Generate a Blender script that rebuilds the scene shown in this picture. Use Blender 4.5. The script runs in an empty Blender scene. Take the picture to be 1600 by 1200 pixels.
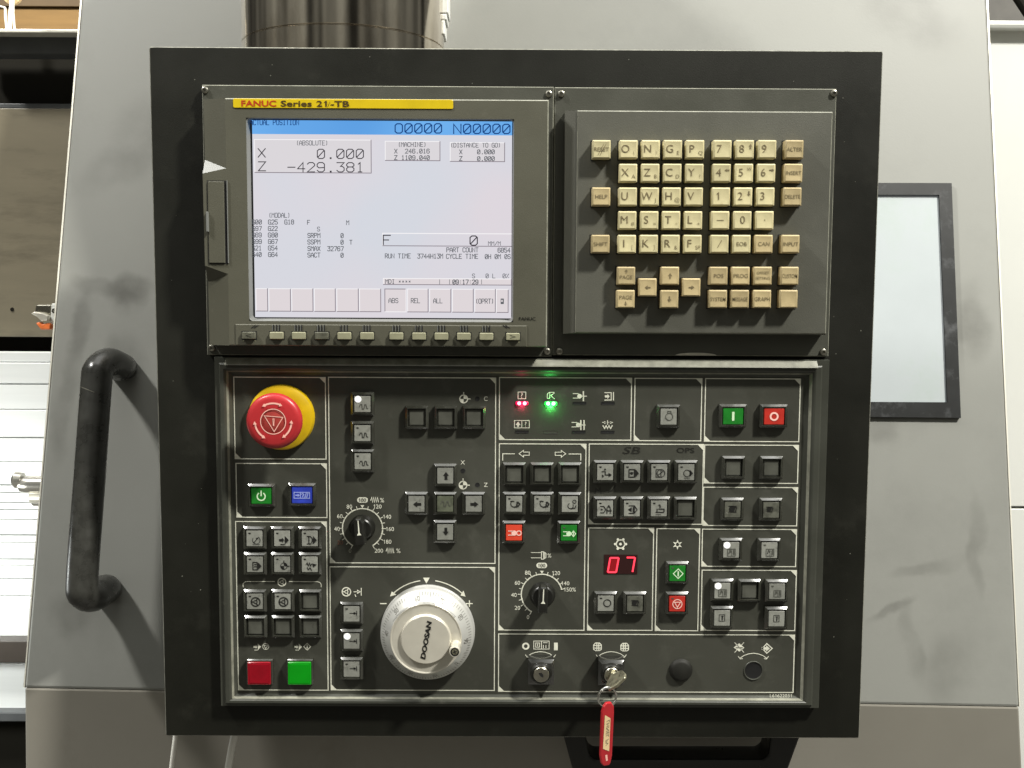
import bpy, bmesh, math, random
from mathutils import Vector, Matrix
random.seed(4)
S = bpy.context.scene
COL = S.collection
rad = math.radians

# ------------------------------------------------------------------ camera
F_PX = 1600.0
CAM = Vector((-0.0079, -0.8556, 0.0876))
PITCH, YAW, ROLL = -0.0838, -0.0037, -0.0051
RM = Matrix.Rotation(YAW, 3, 'Z') @ Matrix.Rotation(PITCH, 3, 'X') @ Matrix.Rotation(ROLL, 3, 'Y')
cd = bpy.data.cameras.new('camera')
cam = bpy.data.objects.new('camera', cd); COL.objects.link(cam)
cd.sensor_width = 36.0; cd.lens = 36.0 * F_PX / 1600.0
cd.clip_start = 0.01; cd.clip_end = 50
cam.matrix_world = Matrix.Translation(CAM) @ (RM @ Matrix.Rotation(rad(90), 3, 'X')).to_4x4()
S.camera = cam

# ------------------------------------------------------------------ light
S.view_settings.view_transform = 'Standard'; S.view_settings.look = 'None'
S.view_settings.exposure = 0.0; S.view_settings.gamma = 1.0
W = bpy.data.worlds.new("World"); S.world = W; W.use_nodes = True
nt = W.node_tree; nt.nodes.clear()
wo = nt.nodes.new('ShaderNodeOutputWorld'); bg = nt.nodes.new('ShaderNodeBackground')
tc = nt.nodes.new('ShaderNodeTexCoord'); sx = nt.nodes.new('ShaderNodeSeparateXYZ')
rp = nt.nodes.new('ShaderNodeValToRGB'); mp = nt.nodes.new('ShaderNodeMapRange')
mp.inputs[1].default_value = -1; mp.inputs[2].default_value = 1
nt.links.new(tc.outputs['Generated'], sx.inputs[0]); nt.links.new(sx.outputs[2], mp.inputs[0])
nt.links.new(mp.outputs[0], rp.inputs[0])
e = rp.color_ramp.elements
e[0].position = 0.0; e[0].color = (.10, .095, .075, 1)
e[1].position = 1.0; e[1].color = (.95, .96, .90, 1)
for p_, c_ in ((.42, (.16, .15, .12)), (.58, (.22, .21, .175)), (.72, (.50, .50, .45)), (.85, (.80, .81, .75))):
    n_ = e.new(p_); n_.color = (*c_, 1)
# the workshop around: broad soft clutter of darker and lighter stretches
nz = nt.nodes.new('ShaderNodeTexNoise'); nz.inputs['Scale'].default_value = 1.9; nz.inputs['Detail'].default_value = 1.5
mpg = nt.nodes.new('ShaderNodeMapping'); mpg.inputs['Scale'].default_value = (2.2, 2.2, .35)
nt.links.new(tc.outputs['Generated'], mpg.inputs[0]); nt.links.new(mpg.outputs[0], nz.inputs['Vector'])
nr = nt.nodes.new('ShaderNodeMapRange'); nr.inputs[1].default_value = .36; nr.inputs[2].default_value = .66
nr.inputs[3].default_value = .15; nr.inputs[4].default_value = 2.0
nt.links.new(nz.outputs[0], nr.inputs[0])
mx = nt.nodes.new('ShaderNodeMix'); mx.data_type = 'RGBA'; mx.blend_type = 'MULTIPLY'; mx.inputs[0].default_value = 1
nt.links.new(rp.outputs[0], mx.inputs[6]); nt.links.new(nr.outputs[0], mx.inputs[7])
nt.links.new(mx.outputs[2], bg.inputs[0]); bg.inputs[1].default_value = .44
nt.links.new(bg.outputs[0], wo.inputs[0])

def area(name, loc, target, size, power, color=(1, 1, 1), size_y=None):
    l = bpy.data.lights.new(name, 'AREA'); l.shape = 'RECTANGLE' if size_y else 'DISK'
    l.size = size
    if size_y: l.size_y = size_y
    l.energy = power; l.color = color
    o = bpy.data.objects.new(name, l); COL.objects.link(o); o.location = loc
    o.rotation_euler = (Vector(target) - Vector(loc)).to_track_quat('-Z', 'Y').to_euler()
    return o
area('ceiling_lamp_right', (2.15, -1.60, 3.07), (0, 0, 0), .34, 285, (1, .975, .90))
area('ceiling_lamp_left', (-1.45, -.55, 1.80), (-.35, .15, -.1), .22, 52, (1, .98, .93))
area('machine_work_lamp', (-.74, .10, -.20), (-.56, .42, -.38), .12, 1.15, (.97, 1, .98))
area('ceiling_panel', (0, -.05, 1.55), (0, -.05, 0), 1.7, 14, (1, .99, .95), size_y=.95)

# ------------------------------------------------------------------ pixels of the survey photo -> places in the room
def ray(px, py):
    return RM @ Vector(((px - 800) / F_PX, 1.0, -(py - 600) / F_PX))
def V(px, py, y):                       # on the vertical plane Y = y
    d = ray(px, py); t = (y - CAM.y) / d.y; return CAM + d * t
def L(px, py, h=0.0):                   # on the panel, h in front of it
    p = V(px, py, -h); return p.x, p.z
DN = Vector((0, -1, .24)).normalized(); DP = Vector((0, .10, -.25))
def D(px, py, off=0.0):                 # on the leaning door, off in front of it
    d = ray(px, py); t = ((DP + DN * off) - CAM).dot(DN) / d.dot(DN); return CAM + d * t
def R4(tl, tr, br, bl, h):              # four seen corners -> upright rectangle on the panel
    a, b, c, d = [L(*q, h) for q in (tl, tr, br, bl)]
    return (a[0] + d[0]) / 2, (b[0] + c[0]) / 2, (c[1] + d[1]) / 2, (a[1] + b[1]) / 2
def RR(x0, y0, x1, y1, h): return R4((x0, y0), (x1, y0), (x1, y1), (x0, y1), h)

# ------------------------------------------------------------------ materials
def srgb(r, g, b):
    f = lambda c: (c / 255 / 12.92) if c / 255 <= .04045 else ((c / 255 + .055) / 1.055) ** 2.4
    return (f(r), f(g), f(b))
MATS = {}
def mat(name, col, rough=.5, metal=0, nscale=0, namt=.15, bump=0, bscale=900, emis=None, estr=0, spec=.5,
        stretch=None, rnoise=0, wear=None, rnd=0):
    m = bpy.data.materials.new(name); m.use_nodes = True; t = m.node_tree
    b = t.nodes['Principled BSDF']; b.inputs['Base Color'].default_value = (*col, 1)
    b.inputs['Roughness'].default_value = rough; b.inputs['Metallic'].default_value = metal
    b.inputs['Specular IOR Level'].default_value = spec
    g = t.nodes.new('ShaderNodeNewGeometry')
    src = g.outputs['Position']
    if stretch:
        mg = t.nodes.new('ShaderNodeMapping'); mg.inputs['Scale'].default_value = stretch
        t.links.new(src, mg.inputs[0]); src = mg.outputs[0]
    if nscale:
        n = t.nodes.new('ShaderNodeTexNoise'); n.inputs['Scale'].default_value = nscale
        n.inputs['Detail'].default_value = 6; n.inputs['Roughness'].default_value = .6
        t.links.new(src, n.inputs['Vector'])
        r = t.nodes.new('ShaderNodeMapRange'); r.inputs[1].default_value = .3; r.inputs[2].default_value = .7
        r.inputs[3].default_value = 1 - namt; r.inputs[4].default_value = 1 + namt
        t.links.new(n.outputs[0], r.inputs[0])
        x = t.nodes.new('ShaderNodeMix'); x.data_type = 'RGBA'; x.blend_type = 'MULTIPLY'; x.inputs[0].default_value = 1
        x.inputs[6].default_value = (*col, 1); t.links.new(r.outputs[0], x.inputs[7])
        out = x.outputs[2]
        if wear:                              # (colour, low, high, scale): scuffs and dust
            wc, lo, hi, ws = wear
            n2 = t.nodes.new('ShaderNodeTexNoise'); n2.inputs['Scale'].default_value = ws
            n2.inputs['Detail'].default_value = 8; n2.inputs['Roughness'].default_value = .7
            t.links.new(src, n2.inputs['Vector'])
            r2 = t.nodes.new('ShaderNodeMapRange'); r2.inputs[1].default_value = lo; r2.inputs[2].default_value = hi
            t.links.new(n2.outputs[0], r2.inputs[0])
            x2 = t.nodes.new('ShaderNodeMix'); x2.data_type = 'RGBA'
            t.links.new(r2.outputs[0], x2.inputs[0]); t.links.new(out, x2.inputs[6]); x2.inputs[7].default_value = (*wc, 1)
            out = x2.outputs[2]
        if rnd:
            oi = t.nodes.new('ShaderNodeObjectInfo'); mr_ = t.nodes.new('ShaderNodeMapRange'); mr_.inputs[3].default_value = 1 - rnd; mr_.inputs[4].default_value = 1 + rnd * .6
            t.links.new(oi.outputs['Random'], mr_.inputs[0]); x3 = t.nodes.new('ShaderNodeMix'); x3.data_type = 'RGBA'; x3.blend_type = 'MULTIPLY'; x3.inputs[0].default_value = 1
            t.links.new(out, x3.inputs[6]); t.links.new(mr_.outputs[0], x3.inputs[7]); out = x3.outputs[2]
        t.links.new(out, b.inputs['Base Color'])
        if rnoise:
            r3 = t.nodes.new('ShaderNodeMapRange'); r3.inputs[1].default_value = .3; r3.inputs[2].default_value = .7
            r3.inputs[3].default_value = max(.02, rough - rnoise); r3.inputs[4].default_value = rough + rnoise
            t.links.new(n.outputs[0], r3.inputs[0]); t.links.new(r3.outputs[0], b.inputs['Roughness'])
    if bump:
        n = t.nodes.new('ShaderNodeTexNoise'); n.inputs['Scale'].default_value = bscale
        n.inputs['Detail'].default_value = 2
        t.links.new(g.outputs['Position'], n.inputs['Vector'])
        bp = t.nodes.new('ShaderNodeBump'); bp.inputs['Strength'].default_value = bump
        bp.inputs['Distance'].default_value = .0004
        t.links.new(n.outputs[0], bp.inputs['Height']); t.links.new(bp.outputs[0], b.inputs['Normal'])
    if emis:
        b.inputs['Emission Color'].default_value = (*emis, 1); b.inputs['Emission Strength'].default_value = estr
    MATS[name] = m
    if name in ('button_frame_black', 'lock_body'): b.inputs['IOR'].default_value = 1.75
    return m

M_house = mat('housing_black_paint', (.0095, .0097, .0066), .52, nscale=9, namt=.25, bump=.25, bscale=1400, spec=.28,
              wear=((.024, .024, .018), .56, .80, 14), rnoise=.08)
M_glintchip = mat('edge_glint_and_chips', (.20, .20, .165), .35, spec=.8, nscale=180, namt=.45)  # painted highlight along the housing chamfers; also the paint chips
M_bedge = mat('bezel_edge', (.23, .23, .185), .35, spec=.7, nscale=120, namt=.3)  # highlight of chamfers and rim slope put into this lighter colour
M_flange = mat('flange_dark_grey', (.060, .061, .048), .42, nscale=14, namt=.12, bump=.3, bscale=1600,
               wear=((.10, .10, .08), .62, .85, 60), rnoise=.08)
M_bezel = mat('bezel_olive_grey', (.085, .083, .060), .45, nscale=12, namt=.10, bump=.35, bscale=1800,
              wear=((.13, .125, .095), .62, .9, 50), rnoise=.06)
M_bezellight = mat('bezel_inner_grey', (.17, .175, .165), .4, nscale=30, namt=.08)
M_plate = mat('operator_plate', (.052, .053, .042), .42, nscale=10, namt=.15, bump=.3, bscale=2200, spec=.45,
              wear=((.085, .085, .070), .54, .86, 45), rnoise=.07)
M_rim = mat('operator_rim', (.047, .049, .039), .38, nscale=20, namt=.15, rnoise=.08,
            wear=((.14, .14, .115), .6, .85, 60))
M_white = mat('print_white', (.72, .72, .61), .5, nscale=160, namt=.16)
M_whitefaint = mat('print_worn', (.20, .20, .16), .5, nscale=200, namt=.3)
M_redfaint = mat('print_faded_red', (.16, .07, .045), .5)
M_marker = mat('marker_ink', (.020, .020, .017), .30, nscale=300, namt=.5)
M_black = mat('black_plastic', (.012, .012, .010), .35, nscale=40, namt=.3, rnoise=.1)
M_gap = mat('black_gap', (.003, .003, .003), .7)
M_btnframe = mat('button_frame_black', (.028, .029, .022), .24, spec=.9, nscale=60, namt=.35, rnoise=.1,
                 wear=((.09, .09, .075), .62, .85, 160))
M_lockb = mat('lock_body', (.016, .016, .014), .16, nscale=60, namt=.3, spec=1)
M_cap = mat('cap_grey', (.25, .255, .225), .42, nscale=220, namt=.14, bump=.3, rnd=.2, wear=((.09, .09, .075), .56, .78, 240))
M_capblank = mat('cap_blank_dark', (.085, .087, .072), .35, nscale=60, namt=.2, rnoise=.1)
M_capclear = mat('cap_smoke', (.11, .12, .085), .2, nscale=120, namt=.4)
M_capsmudge = mat('cap_stained', (.095, .097, .078), .3, nscale=150, namt=.45, wear=((.30, .30, .26), .58, .72, 180))
M_green = mat('cap_green', (.012, .17, .018), .32, nscale=140, namt=.18, emis=(.01, .3, .02), estr=.03)
M_greenlit = mat('cap_green_lit', (.0, .19, .004), .32, nscale=90, namt=.08, emis=(0, .5, .005), estr=.17)
M_red = mat('cap_red', (.46, .030, .020), .32, nscale=140, namt=.15)
M_redo = mat('cap_red_orange', (.66, .062, .030), .32, nscale=140, namt=.12)
M_reddk = mat('cap_red_deep', (.25, .002, .010), .25, nscale=90, namt=.15, emis=(.5, 0, .01), estr=.03)
M_blue = mat('cap_blue', (.028, .050, .38), .3, nscale=140, namt=.2, emis=(.02, .04, .5), estr=.10)
M_bluel = mat('print_light_blue', (.30, .36, .75), .4)
M_gprint = mat('print_pale_green', (.62, .82, .55), .4)
M_rprint = mat('print_pale_red', (.90, .55, .48), .4)
M_ink = mat('legend_black', (.012, .012, .011), .4)
M_inkgrey = mat('legend_grey', (.075, .077, .065), .4)
M_key = mat('key_cream', (.53, .475, .275), .42, nscale=170, namt=.07, bump=.25, bscale=1500, rnd=.13, wear=((.36, .29, .15), .60, .85, 130))
M_keytan = mat('key_tan', (.43, .345, .185), .42, nscale=170, namt=.08, bump=.25, bscale=1500, rnd=.16, wear=((.30, .22, .11), .58, .85, 130))
M_keyink = mat('key_legend', (.17, .135, .070), .5, nscale=500, namt=.35)
M_keyink2 = mat('key_legend_faint', (.33, .28, .165), .5)
M_soft = mat('soft_key', (.27, .265, .175), .4, nscale=150, namt=.12)
M_softdk = mat('soft_key_worn', (.10, .10, .075), .3, nscale=220, namt=.4)
M_yellow = mat('collar_yellow', (.62, .41, .004), .38, nscale=90, namt=.1)
M_name = mat('nameplate_yellow', (.60, .44, .006), .35, nscale=60, namt=.08)
M_estop = mat('mushroom_red', (.43, .026, .030), .34, nscale=60, namt=.10)
M_estopdisc = mat('mushroom_disc', (.36, .04, .032), .45, nscale=90, namt=.12)
M_pink = mat('mushroom_print', (.88, .48, .40), .45)
M_nred = mat('nameplate_red', (.42, .035, .008), .4)
M_nblk = mat('nameplate_black', (.06, .035, .008), .4)
M_alu = mat('aluminium_satin', (.66, .63, .54), .34, .38, nscale=60, namt=.05, rnoise=.06)
M_alu2 = mat('aluminium_ring', (.58, .58, .55), .34, .35, nscale=60, namt=.06)
M_chrome = mat('chrome', (.80, .79, .75), .14, 1, nscale=60, namt=.06)
M_nickel = mat('nickel', (.55, .53, .45), .25, 1, nscale=150, namt=.15)
M_brasskey = mat('key_metal', (.42, .40, .29), .34, .8, nscale=260, namt=.2, rnoise=.1)
M_screw = mat('screw_steel', (.34, .33, .28), .3, .9, nscale=300, namt=.2)
M_steel = mat('column_steel', (.78, .72, .62), .13, 1, nscale=5, namt=.22, stretch=(1.6, 1.6, .5), rnoise=.06,
              wear=((.30, .24, .17), .45, .80, 9))
M_door = mat('door_grey_paint', (.250, .253, .232), .52, spec=.35, nscale=3.2, namt=.07, bump=.12, bscale=500,
             wear=((.205, .207, .190), .50, .85, 5), rnoise=.06)
def smudge(m, blobs, col):
    t = m.node_tree; b = t.nodes['Principled BSDF']; src = b.inputs['Base Color'].links[0].from_socket
    g = t.nodes.new('ShaderNodeNewGeometry'); n = t.nodes.new('ShaderNodeTexNoise'); n.inputs['Scale'].default_value = 16; n.inputs['Detail'].default_value = 5
    t.links.new(g.outputs['Position'], n.inputs['Vector'])
    wv = t.nodes.new('ShaderNodeMix'); wv.data_type = 'VECTOR'; wv.inputs[0].default_value = .045
    t.links.new(g.outputs['Position'], wv.inputs[4]); t.links.new(n.outputs['Color'], wv.inputs[5])
    for (cx, cy, cz), (rx, rz), amt, rot in blobs:
        mp_ = t.nodes.new('ShaderNodeMapping'); mp_.vector_type = 'TEXTURE'; mp_.inputs['Location'].default_value = (cx * .955 + .0225, cy * .955 + .0225, cz * .955 + .0225)
        mp_.inputs['Rotation'].default_value = (0, rad(rot), 0); mp_.inputs['Scale'].default_value = (rx, .3, rz)
        t.links.new(wv.outputs[1], mp_.inputs[0])
        ln = t.nodes.new('ShaderNodeVectorMath'); ln.operation = 'LENGTH'; t.links.new(mp_.outputs[0], ln.inputs[0])
        mr = t.nodes.new('ShaderNodeMapRange'); mr.interpolation_type = 'SMOOTHSTEP'
        mr.inputs[1].default_value = 1.15; mr.inputs[2].default_value = .35; mr.inputs[3].default_value = 0; mr.inputs[4].default_value = amt
        t.links.new(ln.outputs['Value'], mr.inputs[0])
        n3 = t.nodes.new('ShaderNodeTexNoise'); n3.inputs['Scale'].default_value = 28; n3.inputs['Detail'].default_value = 6
        t.links.new(g.outputs['Position'], n3.inputs['Vector'])
        ml = t.nodes.new('ShaderNodeMapRange'); ml.inputs[1].default_value = .32; ml.inputs[2].default_value = .62; ml.inputs[3].default_value = .35
        t.links.new(n3.outputs[0], ml.inputs[0])
        mu_ = t.nodes.new('ShaderNodeMath'); mu_.operation = 'MULTIPLY'; t.links.new(mr.outputs[0], mu_.inputs[0]); t.links.new(ml.outputs[0], mu_.inputs[1])
        mx_ = t.nodes.new('ShaderNodeMix'); mx_.data_type = 'RGBA'; t.links.new(mu_.outputs[0], mx_.inputs[0]); t.links.new(src, mx_.inputs[6]); mx_.inputs[7].default_value = (*col, 1)
        src = mx_.outputs[2]
    t.links.new(src, b.inputs['Base Color'])
def dp(px, py): return tuple(D(px, py))
smudge(M_door, [(dp(205, 458), (.024, .020), .85, 0), (dp(160, 450), (.035, .010), .5, 25), (dp(128, 515), (.010, .045), .5, 12), (dp(195, 560), (.022, .030), .45, 0),
                (dp(100, 640), (.012, .060), .4, 8), (dp(110, 960), (.025, .022), .5, 0), (dp(235, 215), (.05, .05), .3, 40), (dp(180, 260), (.05, .025), .25, -30),
                (dp(1520, 500), (.022, .045), .6, 0), (dp(1450, 880), (.045, .008), .35, -15), (dp(1400, 960), (.03, .006), .5, -25), (dp(1430, 1010), (.008, .04), .4, 0), (dp(1480, 1050), (.03, .04), .35, 30),
                (dp(1420, 20), (.07, .04), .35, 30), (dp(1380, 670), (.02, .02), .4, 0), (dp(1525, 850), (.008, .05), .4, 0)], (.100, .100, .088))
M_doorlow = mat('door_skirt_paint', (.275, .260, .222), .5, nscale=4, namt=.08, wear=((.20, .185, .15), .55, .85, 8))
M_edge = mat('sheet_edge', (.78, .76, .66), .4, .2)
M_gasket = mat('rubber_gasket', (.016, .017, .017), .42, spec=.35, nscale=25, namt=.35, wear=((.12, .125, .13), .56, .82, 22))
M_glass = mat('window_pane', (.40, .435, .445), .30, nscale=7, namt=.06, emis=(.62, .67, .70), estr=.08,  # pale tone and faint glow stand in for the lit interior behind
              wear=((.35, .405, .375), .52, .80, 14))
M_handle = mat('handle_black', (.030, .030, .026), .30, nscale=60, namt=.35, wear=((.16, .155, .14), .66, .86, 70), rnoise=.1)
M_cab = mat('cabinet_white', (.76, .77, .73), .45, nscale=6, namt=.03)
M_cabdk = mat('dark_enclosure', (.10, .095, .085), .6, nscale=20, namt=.2)
M_wood = mat('plywood_brown', (.27, .155, .045), .6, nscale=10, namt=.15, stretch=(1, 1, 6))
M_wood2 = mat('wood_dark', (.13, .085, .04), .6, nscale=10, namt=.2)
M_rail = mat('dark_rail', (.085, .090, .092), .5, nscale=22, namt=.2)
M_railbr = mat('brown_rail', (.045, .036, .028), .5, nscale=20, namt=.2)
M_inner = mat('chamber_wall', (.20, .175, .12), .5, nscale=5, namt=.10, stretch=(1, 1, 5),
              wear=((.11, .095, .065), .5, .8, 9))
M_dark = mat('chamber_dark', (.010, .009, .006), .8, spec=.15)
M_cover = mat('way_cover_steel', (.86, .88, .86), .35, .1, nscale=12, namt=.04, stretch=(.3, 1, 6))
M_orange = mat('insert_orange', (.85, .20, .05), .4, nscale=150, namt=.2)
M_cable = mat('clear_tube', (.88, .87, .80), .15)
M_bright = mat('bright_fitting', (.62, .60, .54), .22, .85, nscale=60, namt=.08)
M_paper = mat('tag_paper', (.74, .55, .30), .6, nscale=120, namt=.06)
M_tag = mat('tag_red', (.42, .020, .026), .28, nscale=60, namt=.12)
M_seg = mat('segment_lit', (.3, .01, .02), .4, emis=(1, .045, .075), estr=1.9)
M_segwin = mat('display_window', (.030, .010, .010), .12)
M_segoff = mat('segment_glow', (.12, .006, .008), .3, emis=(.6, .005, .012), estr=.28)
M_ledw = mat('led_white', (.9, .9, .9), .3, emis=(1, 1, .98), estr=3.5)
M_ledwhalo = mat('led_white_halo', (.6, .6, .58), .4, emis=(.9, .9, .88), estr=.45)  # glow around the lamp painted as a dim emissive ring
M_ledr = mat('led_red', (.9, .1, .2), .3, emis=(1, .30, .42), estr=3.5)
M_ledrb = mat('led_red_body', (.5, .01, .06), .3, emis=(.85, .0, .07), estr=.8)
M_ledg = mat('led_green', (.2, .9, .3), .3, emis=(.35, 1, .45), estr=3.5)
M_ledgb = mat('led_green_body', (.02, .5, .05), .3, emis=(.03, .85, .10), estr=.9)
def emit(name, col, s=1.0, noise=None):
    m = bpy.data.materials.new(name); m.use_nodes = True; t = m.node_tree; t.nodes.clear()
    o = t.nodes.new('ShaderNodeOutputMaterial'); em = t.nodes.new('ShaderNodeEmission')
    em.inputs[0].default_value = (*col, 1); em.inputs[1].default_value = s
    if noise:
        g = t.nodes.new('ShaderNodeNewGeometry'); n = t.nodes.new('ShaderNodeTexNoise'); n.inputs['Scale'].default_value = 9
        n.inputs['Detail'].default_value = 1
        t.links.new(g.outputs['Position'], n.inputs['Vector'])
        r = t.nodes.new('ShaderNodeValToRGB'); r.color_ramp.elements[0].position = .35; r.color_ramp.elements[1].position = .65
        r.color_ramp.elements[0].color = (*noise[0], 1); r.color_ramp.elements[1].color = (*noise[1], 1)
        t.links.new(n.outputs[0], r.inputs[0]); t.links.new(r.outputs[0], em.inputs[0])
    gl = t.nodes.new('ShaderNodeBsdfGlossy'); gl.inputs['Roughness'].default_value = .35; gl.inputs[0].default_value = (.03, .03, .03, 1)
    ad = t.nodes.new('ShaderNodeAddShader')
    t.links.new(em.outputs[0], ad.inputs[0]); t.links.new(gl.outputs[0], ad.inputs[1]); t.links.new(ad.outputs[0], o.inputs[0])
    return m
M_lcd = emit('lcd_background', (.7, .7, .73), .95, (srgb(226, 219, 226), srgb(217, 220, 229)))
M_lcdblue = emit('lcd_title_bar', (.1, .3, .8), 1, (srgb(92, 158, 226), srgb(112, 178, 240)))
M_lcdtitle = emit('lcd_title_text', srgb(10, 60, 125), 1)
M_lcdink = emit('lcd_large_text', srgb(50, 46, 54), 1)
M_lcdgrey = emit('lcd_small_text', srgb(84, 88, 94), 1)
M_lcdbox = emit('lcd_box', srgb(218, 214, 218), 1)
M_lcdline = emit('lcd_line_dark', srgb(128, 118, 128), 1)
M_lcdhi = emit('lcd_line_light', srgb(245, 243, 245), 1)
M_lcdkey = emit('lcd_key_field', srgb(222, 214, 217), 1)

# ------------------------------------------------------------------ mesh building
class MB:
    def __init__(s, *mats): s.v = []; s.f = []; s.m = []; s.mats = list(mats); s.eps = 0.0
    def mi(s, m):
        if m not in s.mats: s.mats.append(m)
        return s.mats.index(m)
    def add(s, vs, fs, m):
        k = len(s.v); i = s.mi(m); s.v += [tuple(v) for v in vs]
        for f in fs: s.f.append(tuple(k + a for a in f)); s.m.append(i)
    def loft(s, loops, m, cap=True, capb=False, close=True):       # loops: lists of 3D points, equal length
        n = len(loops[0]); vs = [p for l in loops for p in l]; fs = []
        for a in range(len(loops) - 1):
            for i in range(n if close else n - 1):
                j = (i + 1) % n
                fs.append((a * n + i, a * n + j, (a + 1) * n + j, (a + 1) * n + i))
        if cap: fs.append(tuple(range((len(loops) - 1) * n, len(loops) * n)))
        if capb: fs.append(tuple(reversed(range(n))))
        s.add(vs, fs, m)
    def rects(s, rs, m, cap=True, capb=False, r=0, seg=4):          # rs: (x0,x1,z0,z1,h[,r])
        loops = []
        for q in rs:
            x0, x1, z0, z1, h = q[:5]; rr = q[5] if len(q) > 5 else r
            if r == 0: loops.append([(x0, -h, z0), (x1, -h, z0), (x1, -h, z1), (x0, -h, z1)])
            else:
                l = []
                for cx, cz, a0 in ((x0 + rr, z0 + rr, 180), (x1 - rr, z0 + rr, 270), (x1 - rr, z1 - rr, 0), (x0 + rr, z1 - rr, 90)):
                    for k in range(seg + 1):
                        a = rad(a0 + 90 * k / seg); l.append((cx + rr * math.cos(a), -h, cz + rr * math.sin(a)))
                loops.append(l)
        s.loft(loops, m, cap, capb)
    def rect(s, R, prof, m, cap=True, r=0, seg=4):                  # prof: (inset, h)
        x0, x1, z0, z1 = R
        s.rects([(x0 + i, x1 - i, z0 + i, z1 - i, h, max(r - i, .0002)) for i, h in prof], m, cap, r=r, seg=seg)
    def flat(s, R, h, m): x0, x1, z0, z1 = R; s.add([(x0, -h, z0), (x1, -h, z0), (x1, -h, z1), (x0, -h, z1)], [(0, 1, 2, 3)], m)
    def poly(s, pts, h, m): s.add([(x, -h, z) for x, z in pts], [tuple(range(len(pts)))], m)
    def lathe(s, cx, cz, prof, m, n=40, cap=True, a0=0):
        s.loft([[(cx + r * math.cos(a0 + 2 * math.pi * k / n), -h, cz + r * math.sin(a0 + 2 * math.pi * k / n)) for k in range(n)] for r, h in prof], m, cap)
    def ring(s, cx, cz, r0, r1, h, m, n=40):
        s.lathe(cx, cz, [(r0, h), (r1, h)], m, n, cap=False)
    def tube(s, pts, r, m, n=12, cap=True, up=Vector((0, 0, 1)), flat=1.0):
        pts = [Vector(p) for p in pts]; loops = []; prev = None
        for i, p in enumerate(pts):
            t = (pts[min(i + 1, len(pts) - 1)] - pts[max(i - 1, 0)]).normalized()
            if prev is None:
                a = up if abs(t.dot(up)) < .9 else Vector((1, 0, 0))
                u = (a - t * a.dot(t)).normalized()
            else: u = (prev - t * prev.dot(t)).normalized()
            prev = u; w = t.cross(u); rr = r[i] if isinstance(r, (list, tuple)) else r
            loops.append([p + u * math.cos(2 * math.pi * k / n) * rr + w * math.sin(2 * math.pi * k / n) * rr * flat for k in range(n)])
        s.loft(loops, m, cap, cap)
    def stroke(s, pts, w, h, m, hf=None, closed=False):
        s.eps += 3e-5; h = h + (s.eps % 6e-4)
        P = [Vector(p) for p in pts]
        if closed and (P[0] - P[-1]).length < 1e-9: P = P[:-1]
        n = len(P); A = []; B = []
        for i in range(n):
            d0 = (P[i] - P[i - 1]) if (i > 0 or closed) else (P[1] - P[0])
            d1 = (P[(i + 1) % n] - P[i]) if (i < n - 1 or closed) else d0
            d0 = d0.normalized(); d1 = d1.normalized()
            n0 = Vector((-d0.y, d0.x)); n1 = Vector((-d1.y, d1.x)); b = n0 + n1
            if b.length < .3: b = n0
            b.normalize(); k = w / 2 / max(b.dot(n0), .45)
            p = P[i].copy()
            if not closed and i == 0: p -= d0 * w * .4
            if not closed and i == n - 1: p += d0 * w * .4
            A.append(p + b * k); B.append(p - b * k)
        hh = (lambda x, z: h) if hf is None else (lambda x, z: hf(x, z) + h)
        vs = [(a.x, -hh(a.x, a.y), a.y) for a in A] + [(a.x, -hh(a.x, a.y), a.y) for a in B]
        fs = [(i, n + i, n + (i + 1) % n, (i + 1) % n) for i in range(n if closed else n - 1)]
        s.add(vs, fs, m)
    def text(s, st, cx, cz, ht, h, m, wid=None, rot=0, bold=0, align='C', hf=None, shear=0, maxw=None):
        vs, fs = text_mesh(st, bold, shear)
        xs = [v[0] for v in vs]; ys = [v[1] for v in vs]
        if not xs: return
        x0, x1 = min(xs), max(xs); y0, y1 = min(ys), max(ys)
        capv, _ = text_mesh('H', bold, 0); ch = max(v[1] for v in capv) - min(v[1] for v in capv)
        k = ht / ch; kx = k
        if wid: kx = wid / (x1 - x0)
        elif maxw and (x1 - x0) * k > maxw: kx = maxw / (x1 - x0)
        ox = {'C': (x0 + x1) / 2, 'L': x0, 'R': x1}[align]
        oy = ch / 2 if any(c.isalnum() for c in st) else (y0 + y1) / 2
        c, sn = math.cos(rad(rot)), math.sin(rad(rot)); s.eps += 2e-5; he = h + (s.eps % 6e-4)
        out = []
        for v in vs:
            a, b = (v[0] - ox) * kx, (v[1] - oy) * k
            X, Z = cx + a * c - b * sn, cz + a * sn + b * c
            out.append((X, -(he + (hf(X, Z) if hf else 0)), Z))
        s.add(out, fs, m)
    def build(s, name, parent=None, label=None, cat=None, group=None, kind=None, smooth=False, bevel=0, recalc=False, angle=35):
        me = bpy.data.meshes.new(name)
        if s.v:
            lo = [min(v[i] for v in s.v) for i in range(3)]; hi = [max(v[i] for v in s.v) for i in range(3)]
            c = Vector([(a + b) / 2 for a, b in zip(lo, hi)])
        else: c = Vector()
        me.from_pydata([Vector(v) - c for v in s.v], [], s.f)
        for m in s.mats: me.materials.append(m)
        for p, i in zip(me.polygons, s.m): p.material_index = i
        if recalc or smooth or bevel:
            b = bmesh.new(); b.from_mesh(me); bmesh.ops.recalc_face_normals(b, faces=b.faces); b.to_mesh(me); b.free()
        if smooth:
            for p in me.polygons: p.use_smooth = True
            me.set_sharp_from_angle(angle=rad(angle))
        me.update()
        o = bpy.data.objects.new(name, me); COL.objects.link(o)
        if parent:
            o.parent = parent; pw = WP.get(parent.name, Vector()); o.location = c - pw
        else: o.location = c
        WP[o.name] = c
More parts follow.
